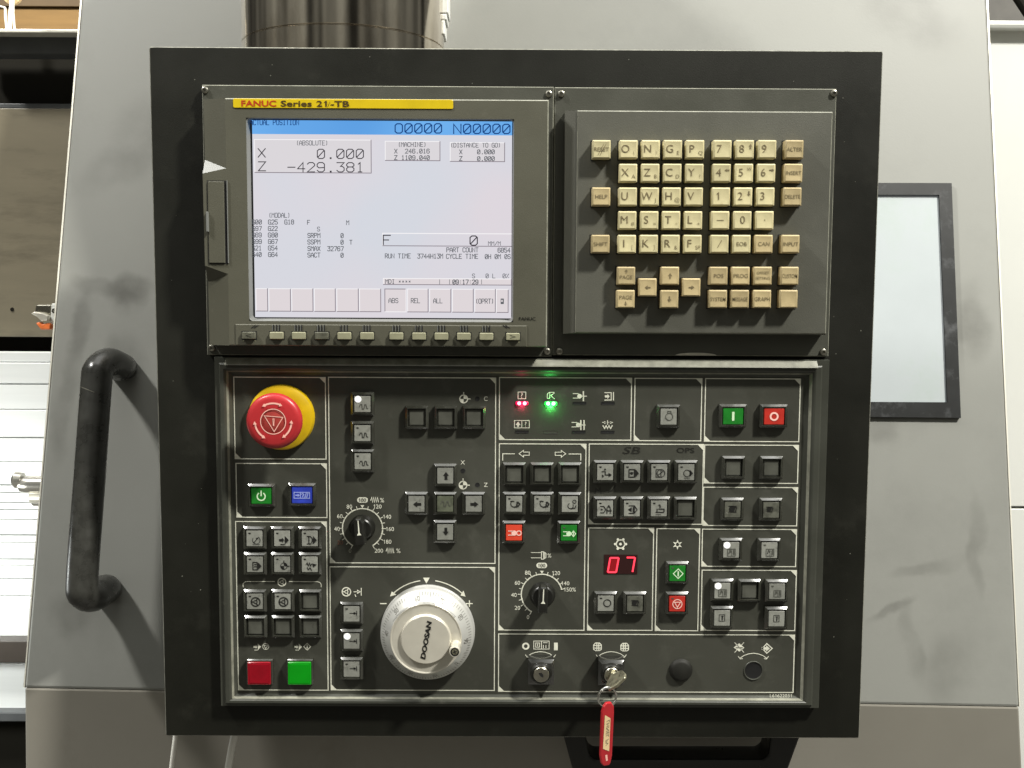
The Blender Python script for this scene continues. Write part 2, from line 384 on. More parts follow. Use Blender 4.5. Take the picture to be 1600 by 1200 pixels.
        if bevel:
            md = o.modifiers.new('bevel', 'BEVEL'); md.width = bevel; md.segments = 2; md.limit_method = 'ANGLE'
        tagit(o, label, cat, group, kind)
        return o
WP = {}
def tagit(o, label=None, cat=None, group=None, kind=None):
    if label: o['label'] = label
    if cat: o['category'] = cat
    if group: o['group'] = group
    if kind: o['kind'] = kind
def thing(name, loc, label, cat, group=None):
    o = bpy.data.objects.new(name, None); COL.objects.link(o); o.location = loc; o.empty_display_size = .02
    WP[o.name] = Vector(loc); tagit(o, label, cat, group); return o
_tc = {}
def text_mesh(st, bold, shear):
    if '1' not in st: return text_mesh0(st, bold, shear)
    w_ = lambda q: (lambda xs: max(xs) - min(xs))([v[0] for v in text_mesh0(q, 0, 0)[0]])
    vs, fs, x = [], [], 0.0; cap = max(v[1] for v in text_mesh0('H', 0, 0)[0])
    for c in st:
        if c == ' ': x += .3; continue
        if c == '1':
            t = .045 + bold; xm = .30
            g = [(xm - t, -bold), (xm + t, -bold), (xm + t, cap + bold), (xm - t * .6, cap + bold), (xm - .17, cap * .80), (xm - .17, cap * .80 - t * 2), (xm - t, cap * .86 - t)]
            f = [tuple(range(7))]; adv = .50
        else:
            v0, f = text_mesh0(c, bold, 0); g = [(v[0], v[1]) for v in v0]; adv = w_('H' + c + 'H') - w_('HH')
        k0 = len(vs); vs += [(x + a + b_ * shear, b_, 0) for a, b_ in g]; fs += [tuple(k0 + i for i in q) for q in f]; x += adv
    return vs, fs
def text_mesh0(st, bold, shear):
    k = (st, bold, shear)
    if k not in _tc:
        c = bpy.data.curves.new('t', 'FONT'); c.body = st; c.size = 1; c.offset = bold; c.shear = shear; c.resolution_u = 3
        o = bpy.data.objects.new('t', c); COL.objects.link(o)
        bpy.context.view_layer.update()
        me = o.evaluated_get(bpy.context.evaluated_depsgraph_get()).to_mesh()
        _tc[k] = ([tuple(v.co) for v in me.vertices], [tuple(p.vertices) for p in me.polygons])
        bpy.data.objects.remove(o); bpy.data.curves.remove(c)
    return _tc[k]
def arc(cx, cz, r, a0, a1, n=24):       # degrees clockwise from the top
    return [(cx + r * math.sin(rad(a0 + (a1 - a0) * k / n)), cz + r * math.cos(rad(a0 + (a1 - a0) * k / n))) for k in range(n + 1)]

# screen lettering drawn in single strokes
G = {'|': [],'0': [[(1,0),(3,0),(4,1),(4,5),(3,6),(1,6),(0,5),(0,1),(1,0)], [(.4,1),(3.6,5)]], '1': [[(1,5),(2,6),(2,0)],[(1,0),(3,0)]],
'2': [[(0,5),(1,6),(3,6),(4,5),(4,4),(0,0),(4,0)]], '3': [[(0,6),(4,6),(2,3.6),(3,3.6),(4,2.6),(4,1),(3,0),(1,0),(0,1)]],
'4': [[(3,0),(3,6),(0,2),(4,2)]], '5': [[(4,6),(0,6),(0,3.5),(3,3.5),(4,2.5),(4,1),(3,0),(1,0),(0,1)]],
'6': [[(4,5),(3,6),(1,6),(0,5),(0,1),(1,0),(3,0),(4,1),(4,2.5),(3,3.5),(0,3.2)]], '7': [[(0,6),(4,6),(4,5),(1.5,0)]],
'8': [[(1,3.2),(0,4),(0,5),(1,6),(3,6),(4,5),(4,4),(3,3.2),(1,3.2),(0,2.3),(0,1),(1,0),(3,0),(4,1),(4,2.3),(3,3.2)]],
'9': [[(0,1),(1,0),(3,0),(4,1),(4,5),(3,6),(1,6),(0,5),(0,3.5),(1,2.6),(4,2.8)]],
'A': [[(0,0),(0,4),(2,6),(4,4),(4,0)],[(0,2.5),(4,2.5)]], 'B': [[(0,0),(0,6),(3,6),(4,5),(4,4),(3,3),(4,2),(4,1),(3,0),(0,0)],[(0,3),(3,3)]],
'C': [[(4,5),(3,6),(1,6),(0,5),(0,1),(1,0),(3,0),(4,1)]], 'D': [[(0,0),(0,6),(2.5,6),(4,4.5),(4,1.5),(2.5,0),(0,0)]],
'E': [[(4,6),(0,6),(0,0),(4,0)],[(0,3),(3,3)]], 'F': [[(4,6),(0,6),(0,0)],[(0,3),(3,3)]],
'G': [[(4,5),(3,6),(1,6),(0,5),(0,1),(1,0),(4,0),(4,3),(2,3)]], 'H': [[(0,0),(0,6)],[(4,0),(4,6)],[(0,3),(4,3)]],
'I': [[(1,0),(3,0)],[(2,0),(2,6)],[(1,6),(3,6)]], 'L': [[(0,6),(0,0),(4,0)]], 'M': [[(0,0),(0,6),(2,3.5),(4,6),(4,0)]],
'N': [[(0,0),(0,6),(4,0),(4,6)]], 'O': [[(1,0),(3,0),(4,1),(4,5),(3,6),(1,6),(0,5),(0,1),(1,0)]], 'P': [[(0,0),(0,6),(3,6),(4,5),(4,4),(3,3),(0,3)]],
'R': [[(0,0),(0,6),(3,6),(4,5),(4,4),(3,3),(0,3)],[(2,3),(4,0)]], 'S': [[(4,5),(3,6),(1,6),(0,5),(0,4),(1,3),(3,3),(4,2),(4,1),(3,0),(1,0),(0,1)]],
'T': [[(0,6),(4,6)],[(2,6),(2,0)]], 'U': [[(0,6),(0,1),(1,0),(3,0),(4,1),(4,6)]], 'X': [[(0,0),(4,6)],[(0,6),(4,0)]],
'Y': [[(0,6),(2,3),(4,6)],[(2,3),(2,0)]], 'Z': [[(0,6),(4,6),(0,0),(4,0)]], '-': [[(0,3),(4,3)]], '.': [[(1.7,.0),(2.3,.0)],[(1.7,.5),(2.3,.5)]],
'(': [[(3,6),(2,5),(2,1),(3,0)]], ')': [[(1,6),(2,5),(2,1),(1,0)]], '/': [[(0,0),(4,6)]], ':': [[(1.9,1.5),(2.1,1.5)],[(1.9,4.5),(2.1,4.5)]],
'*': [[(1,2),(3,4)],[(1,4),(3,2)]], '%': [[(0,0),(4,6)],[(0,5.5),(1,5.5)],[(3,.5),(4,.5)]], 'V': [[(0,6),(2,0),(4,6)]]}
HS = .016
def lcdtext(mb, st, px0, py, pitch, hpx, m, w=1.1):
    w *= 1.12                # px0: left of first cell, py: mid height
    for i, ch in enumerate(st):
        for g in G.get(ch, []):
            x = px0 + i * pitch; cw = pitch * .74
            mb.stroke([L(x + a / 4 * cw, py + hpx / 2 - b / 6 * hpx, HS) for a, b in g], w / 1900, HS + .0003, m)

# ================================================================== CONTROL PANEL
panel = thing('control_panel', (0, 0.03, -.29), 'black framed machine control panel with lit screen, cream keyboard and rows of buttons', 'control panel')
R = R4((231, 72), (1380, 80), (1343, 1155), (260, 1149), -.002)
b = MB(M_house); b.rects([(R[0], R[1], R[2], R[3], -.062), (R[0], R[1], R[2], R[3], -.0030)], M_house, cap=False, capb=True, r=.0018, seg=3)
Ri = (R[0] + .0008, R[1] - .0008, R[2] + .0008, R[3] - .0008)
b.rects([(*R, -.0030, .0018), (*Ri, -.002, .0011)], M_glintchip, cap=False, r=.0018, seg=3); b.rects([(*Ri, -.002, .0011), (Ri[0] + .0001, Ri[1] - .0001, Ri[2] + .0001, Ri[3] - .0001, -.002, .001)], M_house, r=.0011, seg=3)
for _ in range(26):
    x, z = random.choice(((random.uniform(R[0] + .01, R[0] + .04), random.uniform(R[2], R[3])), (random.uniform(R[1] - .035, R[1] - .01), random.uniform(R[2], R[3])), (random.uniform(R[0], R[1]), random.uniform(R[3] - .03, R[3] - .005))))
    q = random.uniform(.0002, .00055); b.poly([(x - q, z), (x - q * .3, z - q), (x + q, z - q * .2), (x + q * .4, z + q)], -.0018, M_glintchip)
b.build('housing', panel, recalc=True)

# flanges of the two upper units
def flange(tl, tr, br, bl):
    R = R4(tl, tr, br, bl, .004); b = MB(M_flange)
    q = (R[0] + .0006, R[1] - .0006, R[2] + .0006, R[3] - .0006); b.rects([(*R, -.0018), (*R, .0033)], M_flange, cap=False); b.rects([(*R, .0033), (*q, .004)], M_bedge, cap=False); b.flat(q, .004, M_flange)
    return b.build('mounting_flange', panel, recalc=True)
flange((313, 132), (866.3, 136), (861, 556), (326, 556)); flange((867.6, 136), (1309, 139), (1293, 556), (862.2, 556))
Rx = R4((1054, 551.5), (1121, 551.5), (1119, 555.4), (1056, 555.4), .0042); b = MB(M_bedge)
M_paintlight = mat('painted_light', (.52, .50, .42), .4, nscale=200, namt=.2)  # pale colour standing in for light falling on the flange
b.poly([(Rx[0] + (Rx[1] - Rx[0]) * (.5 - .5 * math.cos(math.pi * k_ / 12)), Rx[2] + (Rx[3] - Rx[2]) * math.sin(math.pi * k_ / 12) * 1.1) for k_ in range(13)], .0042, M_paintlight)
b.build('painted_light_patch', panel)
def screw(px, py, h=.004):
    x, z = L(px, py, h); b = MB(M_screw)
    b.lathe(x, z, [(.0030, h), (.0030, h + .0006), (.0026, h + .0016), (.0016, h + .0022), (.0013, h + .0022), (.0011, h + .0009)], M_screw, 20)
    o = b.build('screw', panel, smooth=True)
    return o
for q in ((320.5, 141), (857.5, 147), (877, 147), (1302.5, 146), (331, 543.5), (855, 549), (874, 549), (1286, 550)): screw(*q)

# ---- screen unit
hb = .024
B = R4((354, 152), (861, 157), (851, 541), (356, 541), hb)
Wn = R4((383.5, 183), (803, 187), (802, 503), (390.5, 502), hb)
Ws = R4((392, 187.5), (799.5, 190), (799.5, 497), (400.5, 496), HS)
Wg = R4((389, 186), (800.5, 188), (800.5, 499), (398, 498), HS + .001)
su = MB(M_bezel)
q = (B[0], B[1] - .0009, B[2] + .0009, B[3] - .0009); su.rects([(*B, .004), (*B, hb - .0009)], M_bezel, cap=False); su.rects([(*B, hb - .0009), (*q, hb)], M_bedge, cap=False); su.rects([(*q, hb), (*Wn, hb)], M_bezel, cap=False)
unit = su.build('screen_unit', panel)
t = MB(M_bezellight); t.rects([(*Wn, hb), (Wn[0] + .0006, Wn[1] - .0006, Wn[2] + .0006, Wn[3] - .0006, hb - .0012), (*Wg, HS + .0015)], M_bezellight, cap=False, r=.003)
t.rects([(*Wg, HS + .0015), (*Wg, HS - .001)], M_gap, cap=False, r=.002)
t.build('window_bevel', unit)
# left shoulder of the screen unit, slanting back, broken by the memory card slot
xl, _ = L(321, 300, .016); xr = B[0]; zt = B[3]; zb = B[2]
z1 = L(322, 250, .016)[1]; z2 = L(353, 263, hb)[1]; z3 = L(322, 271, hb)[1]; z4 = L(328, 415, hb)[1]; z5 = L(328, 440, .016)[1]; z6 = L(355, 428, hb)[1]
xb = L(328, 540, .016)[0]
wm = M_bezel; w = MB(wm)
def xe(z): return xl + (xb - xl) * (zt - z) / (zt - zb)
h0 = .0165
w.add([(xr, -hb, zt), (xl, -h0, zt), (xl, -.004, zt), (xr, -.004, zt), (xr, -hb, z2), (xe(z1), -h0, z1), (xe(z1), -.004, z1)],
      [(0, 1, 5, 4), (1, 2, 6, 5), (0, 3, 2, 1)], wm)
w.add([(xe(z1), -h0, z1), (xr, -hb, z2), (xe(z3), -hb, z3)], [(0, 1, 2)], M_bezellight)  # upward facet in lighter grey, its highlight painted in
w.add([(xr, -hb, z2), (xe(z3), -hb, z3), (xe(z4), -hb, z4), (xr, -hb, z6), (xe(z3), -.004, z3), (xe(z4), -.004, z4), (xe(z1), -h0, z1)],
      [(0, 1, 2, 3), (1, 4, 5, 2), (6, 4, 1)], wm)
w.add([(xe(z4), -hb, z4), (xr, -hb, z6), (xe(z5), -h0, z5), (xe(z5), -.004, z5), (xe(z4), -.004, z4)], [(0, 1, 2), (0, 2, 3, 4)], wm)
w.add([(xr, -hb, z6), (xe(z5), -h0, z5), (xb, -h0, zb), (xr, -hb, zb), (xe(z5), -.004, z5), (xb, -.004, zb), (xr, -.004, zb)],
      [(0, 1, 2, 3), (1, 4, 5, 2), (3, 2, 5, 6)], wm)
w.build('side_shoulder', unit)
c = MB(M_bezel); Rc = R4((323, 282), (349.5, 285), (352, 411), (328, 411), hb + .001)
c.rects([(Rc[0] - .0008, Rc[1] + .0022, Rc[2] - .0006, Rc[3] + .0008, hb + .0002)], M_gap)
c.rect(Rc, [(0, hb + .0001), (0, hb + .0009), (.0004, hb + .0013)], M_bezel)
Rl = (Rc[1] + .0022, Rc[1] + .0028, Rc[2], Rc[3] + .001); c.rect(Rl, [(0, hb), (0, hb + .001)], M_bezellight)
Rt = R4((321, 331), (325, 331), (326, 362), (323, 362), hb + .003); c.rect(Rt, [(0, hb), (0, hb + .003), (.0003, hb + .0034)], M_bezellight)
c.build('card_slot_cover', unit)
# nameplate
n = MB(M_name); Rn = R4((364, 153.5), (708, 156), (708, 171), (364, 168), hb + .0006)
n.rect(Rn, [(0, hb), (0, hb + .0004), (.0003, hb + .0006)], M_name, r=.0012)
cz = (Rn[2] + Rn[3]) / 2
x0 = L(377.5, 161, hb)[0]; x1 = L(432, 161, hb)[0]; n.text('FANUC', x0, cz, .0046, hb + .0008, M_nred, wid=x1 - x0, bold=.022, align='L')
x0 = L(439, 161, hb)[0]; x1 = L(487.5, 161, hb)[0]; n.text('Series', x0, cz, .0046, hb + .0008, M_nblk, wid=x1 - x0, bold=.02, align='L')
x0 = L(495, 161, hb)[0]; x1 = L(511, 161, hb)[0]; n.text('21', x0, cz, .0046, hb + .0008, M_nblk, wid=x1 - x0, bold=.02, align='L')
x0 = L(512.5, 161, hb)[0]; n.text('i', x0, cz - .0003, .0042, hb + .0008, M_nblk, bold=-.005, align='L', shear=.35)
x0 = L(517, 161, hb)[0]; x1 = L(546, 161, hb)[0]; n.text('-TB', x0, cz, .0046, hb + .0008, M_nblk, wid=x1 - x0, bold=.02, align='L')
n.build('nameplate', unit)
n = MB(); x, z = L(824, 498, hb); n.text('FANUC', x, z, .0026, hb + .0003, M_house, wid=.0135, bold=.01); n.build('bezel_lettering', unit)
# soft key strip
Rk = R4((366, 506), (823.5, 509), (823, 541), (369, 540.5), hb + .0008)
k = MB(M_bezel); k.rects([(*Rk, hb - .001), (*Rk, hb + .0004), (Rk[0] + .0006, Rk[1] - .0006, Rk[2] + .0006, Rk[3] - .0006, hb + .0009)], M_bezel)
for i, px in enumerate((432, 467, 502.5, 538, 573.5, 620, 655, 690, 725.5, 760.5)):
    for d in (-4.6, 0, 4.6):
        a = L(px + d, 508.2 + i * .15, hb + .001); c_ = L(px + d, 517 + i * .15, hb + .001)
        k.stroke([a, c_], .0010, hb + .0010, M_gap); k.stroke([(a[0] - .0009, a[1]), (c_[0] - .0009, c_[1])], .00045, hb + .0010, M_bezellight)
for sx_, px in ((1, 396), (-1, 793)):
    for d in (0, 4):
        k.stroke([L(px + sx_ * (3 + d), 508.5, hb + .001), L(px - sx_ * (3 - d), 512.5, hb + .001)], .0007, hb + .0010, M_gap)
k.build('soft_key_strip', unit)
for i, px in enumerate((388, 431.5, 466.3, 502, 537.5, 573, 619, 654.5, 689.5, 724.5, 760, 801.5)):
    py = 524.3 + (px - 388) * .0045; x, z = L(px, py, hb + .004); wm = M_softdk if i in (0, 3) else M_soft
    k = MB(wm); hw, hh = (.0056, .0030)
    k.flat((x - hw - .0006, x + hw + .0006, z - hh - .0006, z + hh + .0006), hb + .00105, M_gap)
    k.rect((x - hw, x + hw, z - hh, z + hh), [(0, hb + .001), (.0001, hb + .0032), (.0006, hb + .0038)], wm, r=.0009, seg=2)
    if i in (0, 11):
        s_ = 1 if i == 11 else -1
        k.stroke([(x - .0022 * s_, z + .0012), (x + .002 * s_, z), (x - .0022 * s_, z - .0012)], .0004, hb + .0040, M_ink)
        for sg in (-1, 1): k.flat((x + sg * .0048 - .0005, x + sg * .0048 + .0005, z - hh - .0018, z - hh - .0010), hb + .0011, M_soft)
    k.build('soft_key', unit, smooth=True)
# screen
s = MB(M_lcd); s.flat(Ws, HS, M_lcd)
s.flat((Ws[0], Ws[1], L(600, 210.5, HS)[1], Ws[3]), HS + .00008, M_lcdblue)
lcdtext(s, 'ACTUAL POSITION', 391, 191.5, 5.15, 7.5, M_lcdtitle, .9)
lcdtext(s, 'O0000', 617.5, 200.8, 15.3, 14.5, M_lcdtitle, 1.5); lcdtext(s, 'N00000', 709, 201.6, 15.3, 14.5, M_lcdtitle, 1.5)
def lbox(x0, y0, x1, y1, fill, hi=True):
    Rb = RR(x0, y0, x1, y1, HS); s.flat(Rb, HS + .00012, fill)
    s.stroke([(Rb[0], Rb[2]), (Rb[0], Rb[3]), (Rb[1], Rb[3])], .0006, HS + .0002, M_lcdhi if hi else M_lcdline)
    s.stroke([(Rb[1], Rb[3]), (Rb[1], Rb[2]), (Rb[0], Rb[2])], .0006, HS + .0002, M_lcdline if hi else M_lcdhi)
lbox(398, 218.5, 580, 270, M_lcdbox); lbox(602, 221, 687.5, 251, M_lcdbox); lbox(703.5, 223, 788.5, 252.5, M_lcdbox)
lcdtext(s, '(ABSOLUTE)', 463, 223.5, 5.1, 7, M_lcdgrey, .75)
lcdtext(s, 'X', 403.5, 239, 15.2, 13.5, M_lcdink, 1.3); lcdtext(s, 'Z', 404, 260, 15.2, 14, M_lcdink, 1.3)
lcdtext(s, '0.000', 496, 240.6, 15.2, 14.5, M_lcdink, 1.3); lcdtext(s, '-429.381', 450, 261.5, 15.3, 14.5, M_lcdink, 1.3)
lcdtext(s, '(MACHINE)', 622, 226, 5.05, 6.5, M_lcdgrey, .8); lcdtext(s, 'X  246.016', 616.5, 236.3, 5.6, 6.5, M_lcdgrey, .95); lcdtext(s, 'Z 1109.040', 616.5, 246.5, 5.6, 6.5, M_lcdgrey, .95)
lcdtext(s, '(DISTANCE TO GO)', 704, 227, 4.98, 6.5, M_lcdgrey, .8); lcdtext(s, 'X    0.000', 718, 237.5, 5.6, 6.5, M_lcdgrey, .95); lcdtext(s, 'Z    0.000', 718, 248, 5.6, 6.5, M_lcdgrey, .95)
lcdtext(s, '(MODAL)', 420, 336.5, 5.0, 7, M_lcdgrey, .8)
for i, r_ in enumerate((('G00', 'G25', 'G18'), ('G97', 'G22'), ('G69', 'G80'), ('G99', 'G67'), ('G21', 'G54'), ('G40', 'G64'))):
    for j, q in enumerate(r_): lcdtext(s, q, (394.5, 419.5, 445)[j], 347 + i * 10.15, 5.2, 6.8, M_lcdgrey, .95)
lcdtext(s, 'F', 480.5, 347.5, 5.2, 6.5, M_lcdgrey, .9); lcdtext(s, 'M', 541.5, 348, 5.2, 6.5, M_lcdgrey, .9); lcdtext(s, 'S', 496, 358, 5.2, 6.5, M_lcdgrey, .8)
for i, (a, v_) in enumerate((('SRPM', '    0'), ('SSPM', '    0'), ('SMAX', '32767'), ('SACT', '    0'))):
    lcdtext(s, a, 481, 368 + i * 10.2, 5.2, 6.8, M_lcdgrey, .95); lcdtext(s, v_, 512, 368.3 + i * 10.2, 5.2, 6.8, M_lcdgrey, .95)
lcdtext(s, 'T', 546.5, 378.6, 5.2, 6.5, M_lcdgrey, .95)
Rb = RR(598, 365, 799, 384.5, HS); s.stroke([(Rb[0], Rb[2]), (Rb[0], Rb[3]), (Rb[1], Rb[3])], .0007, HS + .0002, M_lcdhi); s.stroke([(Rb[0], Rb[2]), (Rb[1], Rb[2])], .0006, HS + .0002, M_lcdline)
lcdtext(s, 'F', 599, 375, 15, 14.5, M_lcdink, 1.4); lcdtext(s, '0', 734.5, 376, 15.3, 14.5, M_lcdink, 1.5); lcdtext(s, 'MM/M', 763, 380.5, 5.1, 6, M_lcdgrey, .75)
lcdtext(s, 'PART COUNT', 698, 390.5, 5.05, 6.8, M_lcdgrey, .9); lcdtext(s, '6854', 778, 391, 5.1, 6.8, M_lcdgrey, .95)
lcdtext(s, 'RUN TIME', 602, 400, 5.1, 6.8, M_lcdgrey, .9); lcdtext(s, '3744H13M', 652.5, 400.3, 5.1, 6.8, M_lcdgrey, .95); lcdtext(s, 'CYCLE TIME', 697.5, 400.6, 5.05, 6.8, M_lcdgrey, .9); lcdtext(s, '0H 0M 0S', 758, 401, 5.1, 6.8, M_lcdgrey, .9)
lcdtext(s, 'S   0 L  0%', 738, 431.2, 5.3, 6.5, M_lcdgrey, .8)
lbox(599, 435.5, 799, 445, M_lcdkey)
for x in (687, 702.5, 752.5): s.stroke([L(x, 437, HS), L(x, 444, HS)], .0004, HS + .0002, M_lcdgrey)
lcdtext(s, 'MDI ****', 602.5, 440, 5.1, 6.3, M_lcdgrey, .85); lcdtext(s, '09:17:29', 707.5, 440.6, 5.1, 6.5, M_lcdgrey, 1.05)
for i, (a, b_) in enumerate(((400.5, 418.5), (420.5, 454), (456, 489), (491.5, 524), (526.5, 560), (562, 595), (601.5, 634.5), (637, 669), (671.5, 704.5), (707, 739.5), (742, 774), (775.5, 794))):
    lbox(a, 451 + .1 * i, b_, 486 + .2 * i, M_lcdkey, i != 6)
lcdtext(s, 'ABS', 607.5, 469.7, 5.3, 7, M_lcdgrey, .85); lcdtext(s, 'REL', 642.5, 469.8, 5.0, 7, M_lcdgrey, .85); lcdtext(s, 'ALL', 677.5, 470, 5.0, 7, M_lcdgrey, .85); lcdtext(s, '(OPRT)', 743, 470.6, 5.0, 7, M_lcdgrey, .9)
Rb = RR(782.3, 466.5, 787.2, 475, HS); s.flat(Rb, HS + .0004, M_lcdgrey); s.flat((Rb[0] + .0005, Rb[1] - .0009, Rb[2] + .0016, Rb[3] - .001), HS + .0005, M_lcdkey)
s.build('lcd_screen', unit)

# ---- keyboard plate
hk = .018
P0 = R4((883, 176), (1300, 172), (1289, 524), (880, 521), .014)
P1 = R4((902, 180), (1297, 176), (1286, 519), (899, 519), hk)
k = MB(M_bezel)
M_kplate = mat('keyboard_plate_grey', (.082, .082, .066), .48, nscale=12, namt=.1, bump=.35, bscale=1800, wear=((.12, .118, .095), .6, .9, 40), rnoise=.06)
k.rects([(P0[0], P0[1], P0[2], P0[3], .004), (P0[0], P0[1], P0[2], P0[3], .0135), (P1[0], P0[1] - .0004, P0[2] + .0010, P0[3] - .0004, hk - .0008)], M_kplate, cap=False)
q = (P1[0] + .0004, P0[1] - .0012, P0[2] + .0018, P0[3] - .0012)
k.rects([(P1[0], P0[1] - .0004, P0[2] + .0010, P0[3] - .0004, hk - .0008), (*q, hk)], M_bedge, cap=False); k.flat(q, hk, M_kplate)
kb = k.build('keyboard_plate', panel)
def arrow2(mb, x, z, sz, dx, dz, h, m, shaft=.32, head=.5):      # solid arrow
    c, s_ = dx, dz
    pts = [(-.5, -shaft / 2), (.0, -shaft / 2), (.0, -head / 2 * 1.2), (.5, 0), (.0, head / 2 * 1.2), (.0, shaft / 2), (-.5, shaft / 2)]
    mb.poly([(x + (a * c - b_ * s_) * sz, z + (a * s_ + b_ * c) * sz) for a, b_ in pts], h, m)
def key(px, py, main='', sub='', tan=False, ar=None, two=None, pos=None):
    ht = hk + .0088; x, z = L(px, py, ht); q = .00732 + random.uniform(-.00004, .00004)
    m_ = M_keytan if tan else M_key; k = MB(m_)
    k.rect((x - q - .0007, x + q + .0007, z - q - .0007, z + q + .0007), [(0, hk + .0001), (0, hk + .0004)], M_gap)
    k.rect((x - q, x + q, z - q, z + q), [(0, hk + .0004), (0, ht - .0011), (.0011, ht), (.0015, ht), (.0017, ht - .00005)], m_, r=.0007, seg=2)
    ink = M_keyink if (tan or main in 'RESET HELP') else M_keyink
    hh = ht + .0002
    if two: k.text(two[0], x, z + .0024, .0021, hh, ink, maxw=.0122, bold=.004); k.text(two[1], x, z - .0018, .0021, hh, ink, maxw=.0122, bold=.004)
    elif pos: 
        k.text('PAGE', x, z + (-.0010 if pos > 0 else .0014), .0030, hh, ink, maxw=.0122)
        arrow2(k, x, z + pos * .0036, .0034, 0, pos, hh, ink, .22, .6)
    elif len(main) > 1: k.text(main, x, z, .0031, hh, ink, maxw=.0124, bold=.004)
    elif main:
        cx = x - (.0026 if (sub or main in '79VIU13') else .0)
        if main in '.': k.flat((x - .0004, x + .0004, z - .0002, z + .0006), hh, ink)
        elif main == '-': k.flat((x - .0028, x + .0028, z - .0002, z + .0003), hh, ink)
        elif main == '/': k.stroke([(x - .0016, z - .0028), (x + .0016, z + .0028)], .0006, hh, ink)
        else: k.text(main, cx, z + .0004, .0060, hh, ink, bold=0)
        if sub in ('up', 'down'): arrow2(k, x + .0043, z + .0022, .0042, 0, 1 if sub == 'up' else -1, hh, ink, .25, .5)
        elif sub in ('left', 'right'): arrow2(k, x + .0042, z + .0022, .0040, -1 if sub == 'left' else 1, 0, hh, ink, .25, .5)
        elif sub == 'Wh': k.text('W', x + .0040, z + .0030, .0024, hh, ink)
        elif sub: k.text(sub, x + .0042, z - .0028, .0030, hh, M_keyink2 if sub in "()'[]" else ink, bold=-.004, maxw=.0042)
    if ar: arrow2(k, x, z, .0046, *ar, hh, ink, .2, .62)
    if main == 'RESET':
        for d in (-.0012, .0006): k.stroke([(x - .0016 + d, z - .0046), (x + .0030 + d, z + .0042)], .0004, hh, ink)
    o = k.build('key', kb, smooth=True, angle=25)
    lab = (main + (' ' + sub if sub and sub.isalnum() and len(sub) < 2 else '')).strip()
    o['label'] = ('tan ' if tan else 'cream ') + ('key printed ' + lab if lab and lab not in '.-/' else ('key printed PAGE' if pos else 'key'))
rows = {0: 233, 1: 270, 2: 307, 3: 344, 4: 381}
def kx(px, r_): return px - (px - 790) * .0011 * (rows[r_] - 233) / 12.0 * 1.0
def kk(px, r_, *a, **w_): key(kx(px, r_), rows[r_] + .2, *a, **w_)
kk(940, 0, 'RESET', tan=False); kk(940.5, 2, 'HELP', tan=True); kk(940.5, 4, 'SHIFT', tan=True)
for r_, row in enumerate(((('O', '('), ('N', ')'), ('G', 'E'), ('P', 'Q')), (('X', 'A'), ('Z', 'B'), ('C', 'D'), ('Y', '?')),
                          (('U', "'"), ('W', 'J'), ('H', '@'), ('V', '')), (('M', '#'), ('S', '='), ('T', '*'), ('L', '+')),
                          (('I', '['), ('K', ']'), ('R', '&'), ('F', 'SP')))):
    for px, (a, b_) in zip((982.3, 1017, 1051.5, 1086.3), row): kk(px, r_, a, b_)
for r_, row in enumerate(((('7', ''), ('8', 'up'), ('9', '')), (('4', 'left'), ('5', 'Wh'), ('6', 'right')), (('1', ''), ('2', 'down'), ('3', '')), (('-', ''), ('0', ''), ('.', '')), (('/', ''), ('EOB', ''), ('CAN', '')))):
    for px, (a, b_) in zip((1129, 1164, 1199), row): kk(px, r_, a, b_, tan=(a == 'CAN'))
kk(1241.5, 0, 'ALTER', tan=True); kk(1241.5, 1, 'INSERT', tan=True); kk(1241.5, 2, 'DELETE', tan=True); kk(1241.5, 4, 'INPUT', tan=True)
key(978.5, 431, tan=True, pos=1); key(977.7, 467.3, tan=True, pos=-1)
key(1012, 449, tan=True, ar=(-1, 0)); key(1080.5, 449, tan=True, ar=(1, 0)); key(1047, 431, tan=True, ar=(0, 1)); key(1046, 467.5, tan=True, ar=(0, -1))
key(1123, 431, 'POS', tan=True); key(1157.5, 431, 'PROG', tan=True); key(1192, 431, two=('OFFSET', 'SETTING'), tan=True); key(1234, 431, 'CUSTOM', tan=True)
key(1122, 467.3, 'SYSTEM', tan=True); key(1156.3, 467.3, 'MESSAGE', tan=True); key(1191, 467.3, 'GRAPH', tan=True); key(1232.5, 467.3, tan=True)

# ---- operator panel: rim and plate
hp = .0005
O0 = R4((335, 558.5), (1293.5, 561), (1280, 1104.5), (347, 1102), .003)
O1 = R4((364, 587), (1254, 589), (1246, 1086), (370, 1084), hp)
def lerp(t): return tuple(a + (c_ - a) * t for a, c_ in zip(O0, O1))
b = MB(M_rim); b.rects([(*lerp(t_), h_) for t_, h_ in ((0, -.0018), (0, .0045), (.02, .005), (.30, .005), (.33, .0068), (.40, .0075), (.60, .0075), (.66, .0070), (.74, .0058))], M_rim, cap=False)
b.rects([(*lerp(t_), h_) for t_, h_ in ((.74, .0058), (.83, .0030))], M_bedge, cap=False)
b.rects([(*lerp(t_), h_) for t_, h_ in ((.83, .0030), (.94, .0015), (1, hp))], M_rim, cap=False)
b.build('operator_panel_rim', panel)
b = MB(M_bedge); q0 = L(352, 560.5, .006); q1 = L(1277, 561.5, .006); zt_ = (q0[1] + q1[1]) / 2
b.loft([[(q0[0], -.0046, zt_), (q0[0], -.0046, zt_ - .0062), (q0[0], -.0096, zt_ - .0060), (q0[0], -.0092, zt_ - .0050)], [(q1[0], -.0046, zt_), (q1[0], -.0046, zt_ - .0062), (q1[0], -.0096, zt_ - .0060), (q1[0], -.0092, zt_ - .0050)]], M_bedge, capb=True)
b.build('rim_top_lip', panel, recalc=True)
b = MB(M_plate); b.flat(O1, hp, M_plate); plate = b.build('operator_plate', panel)

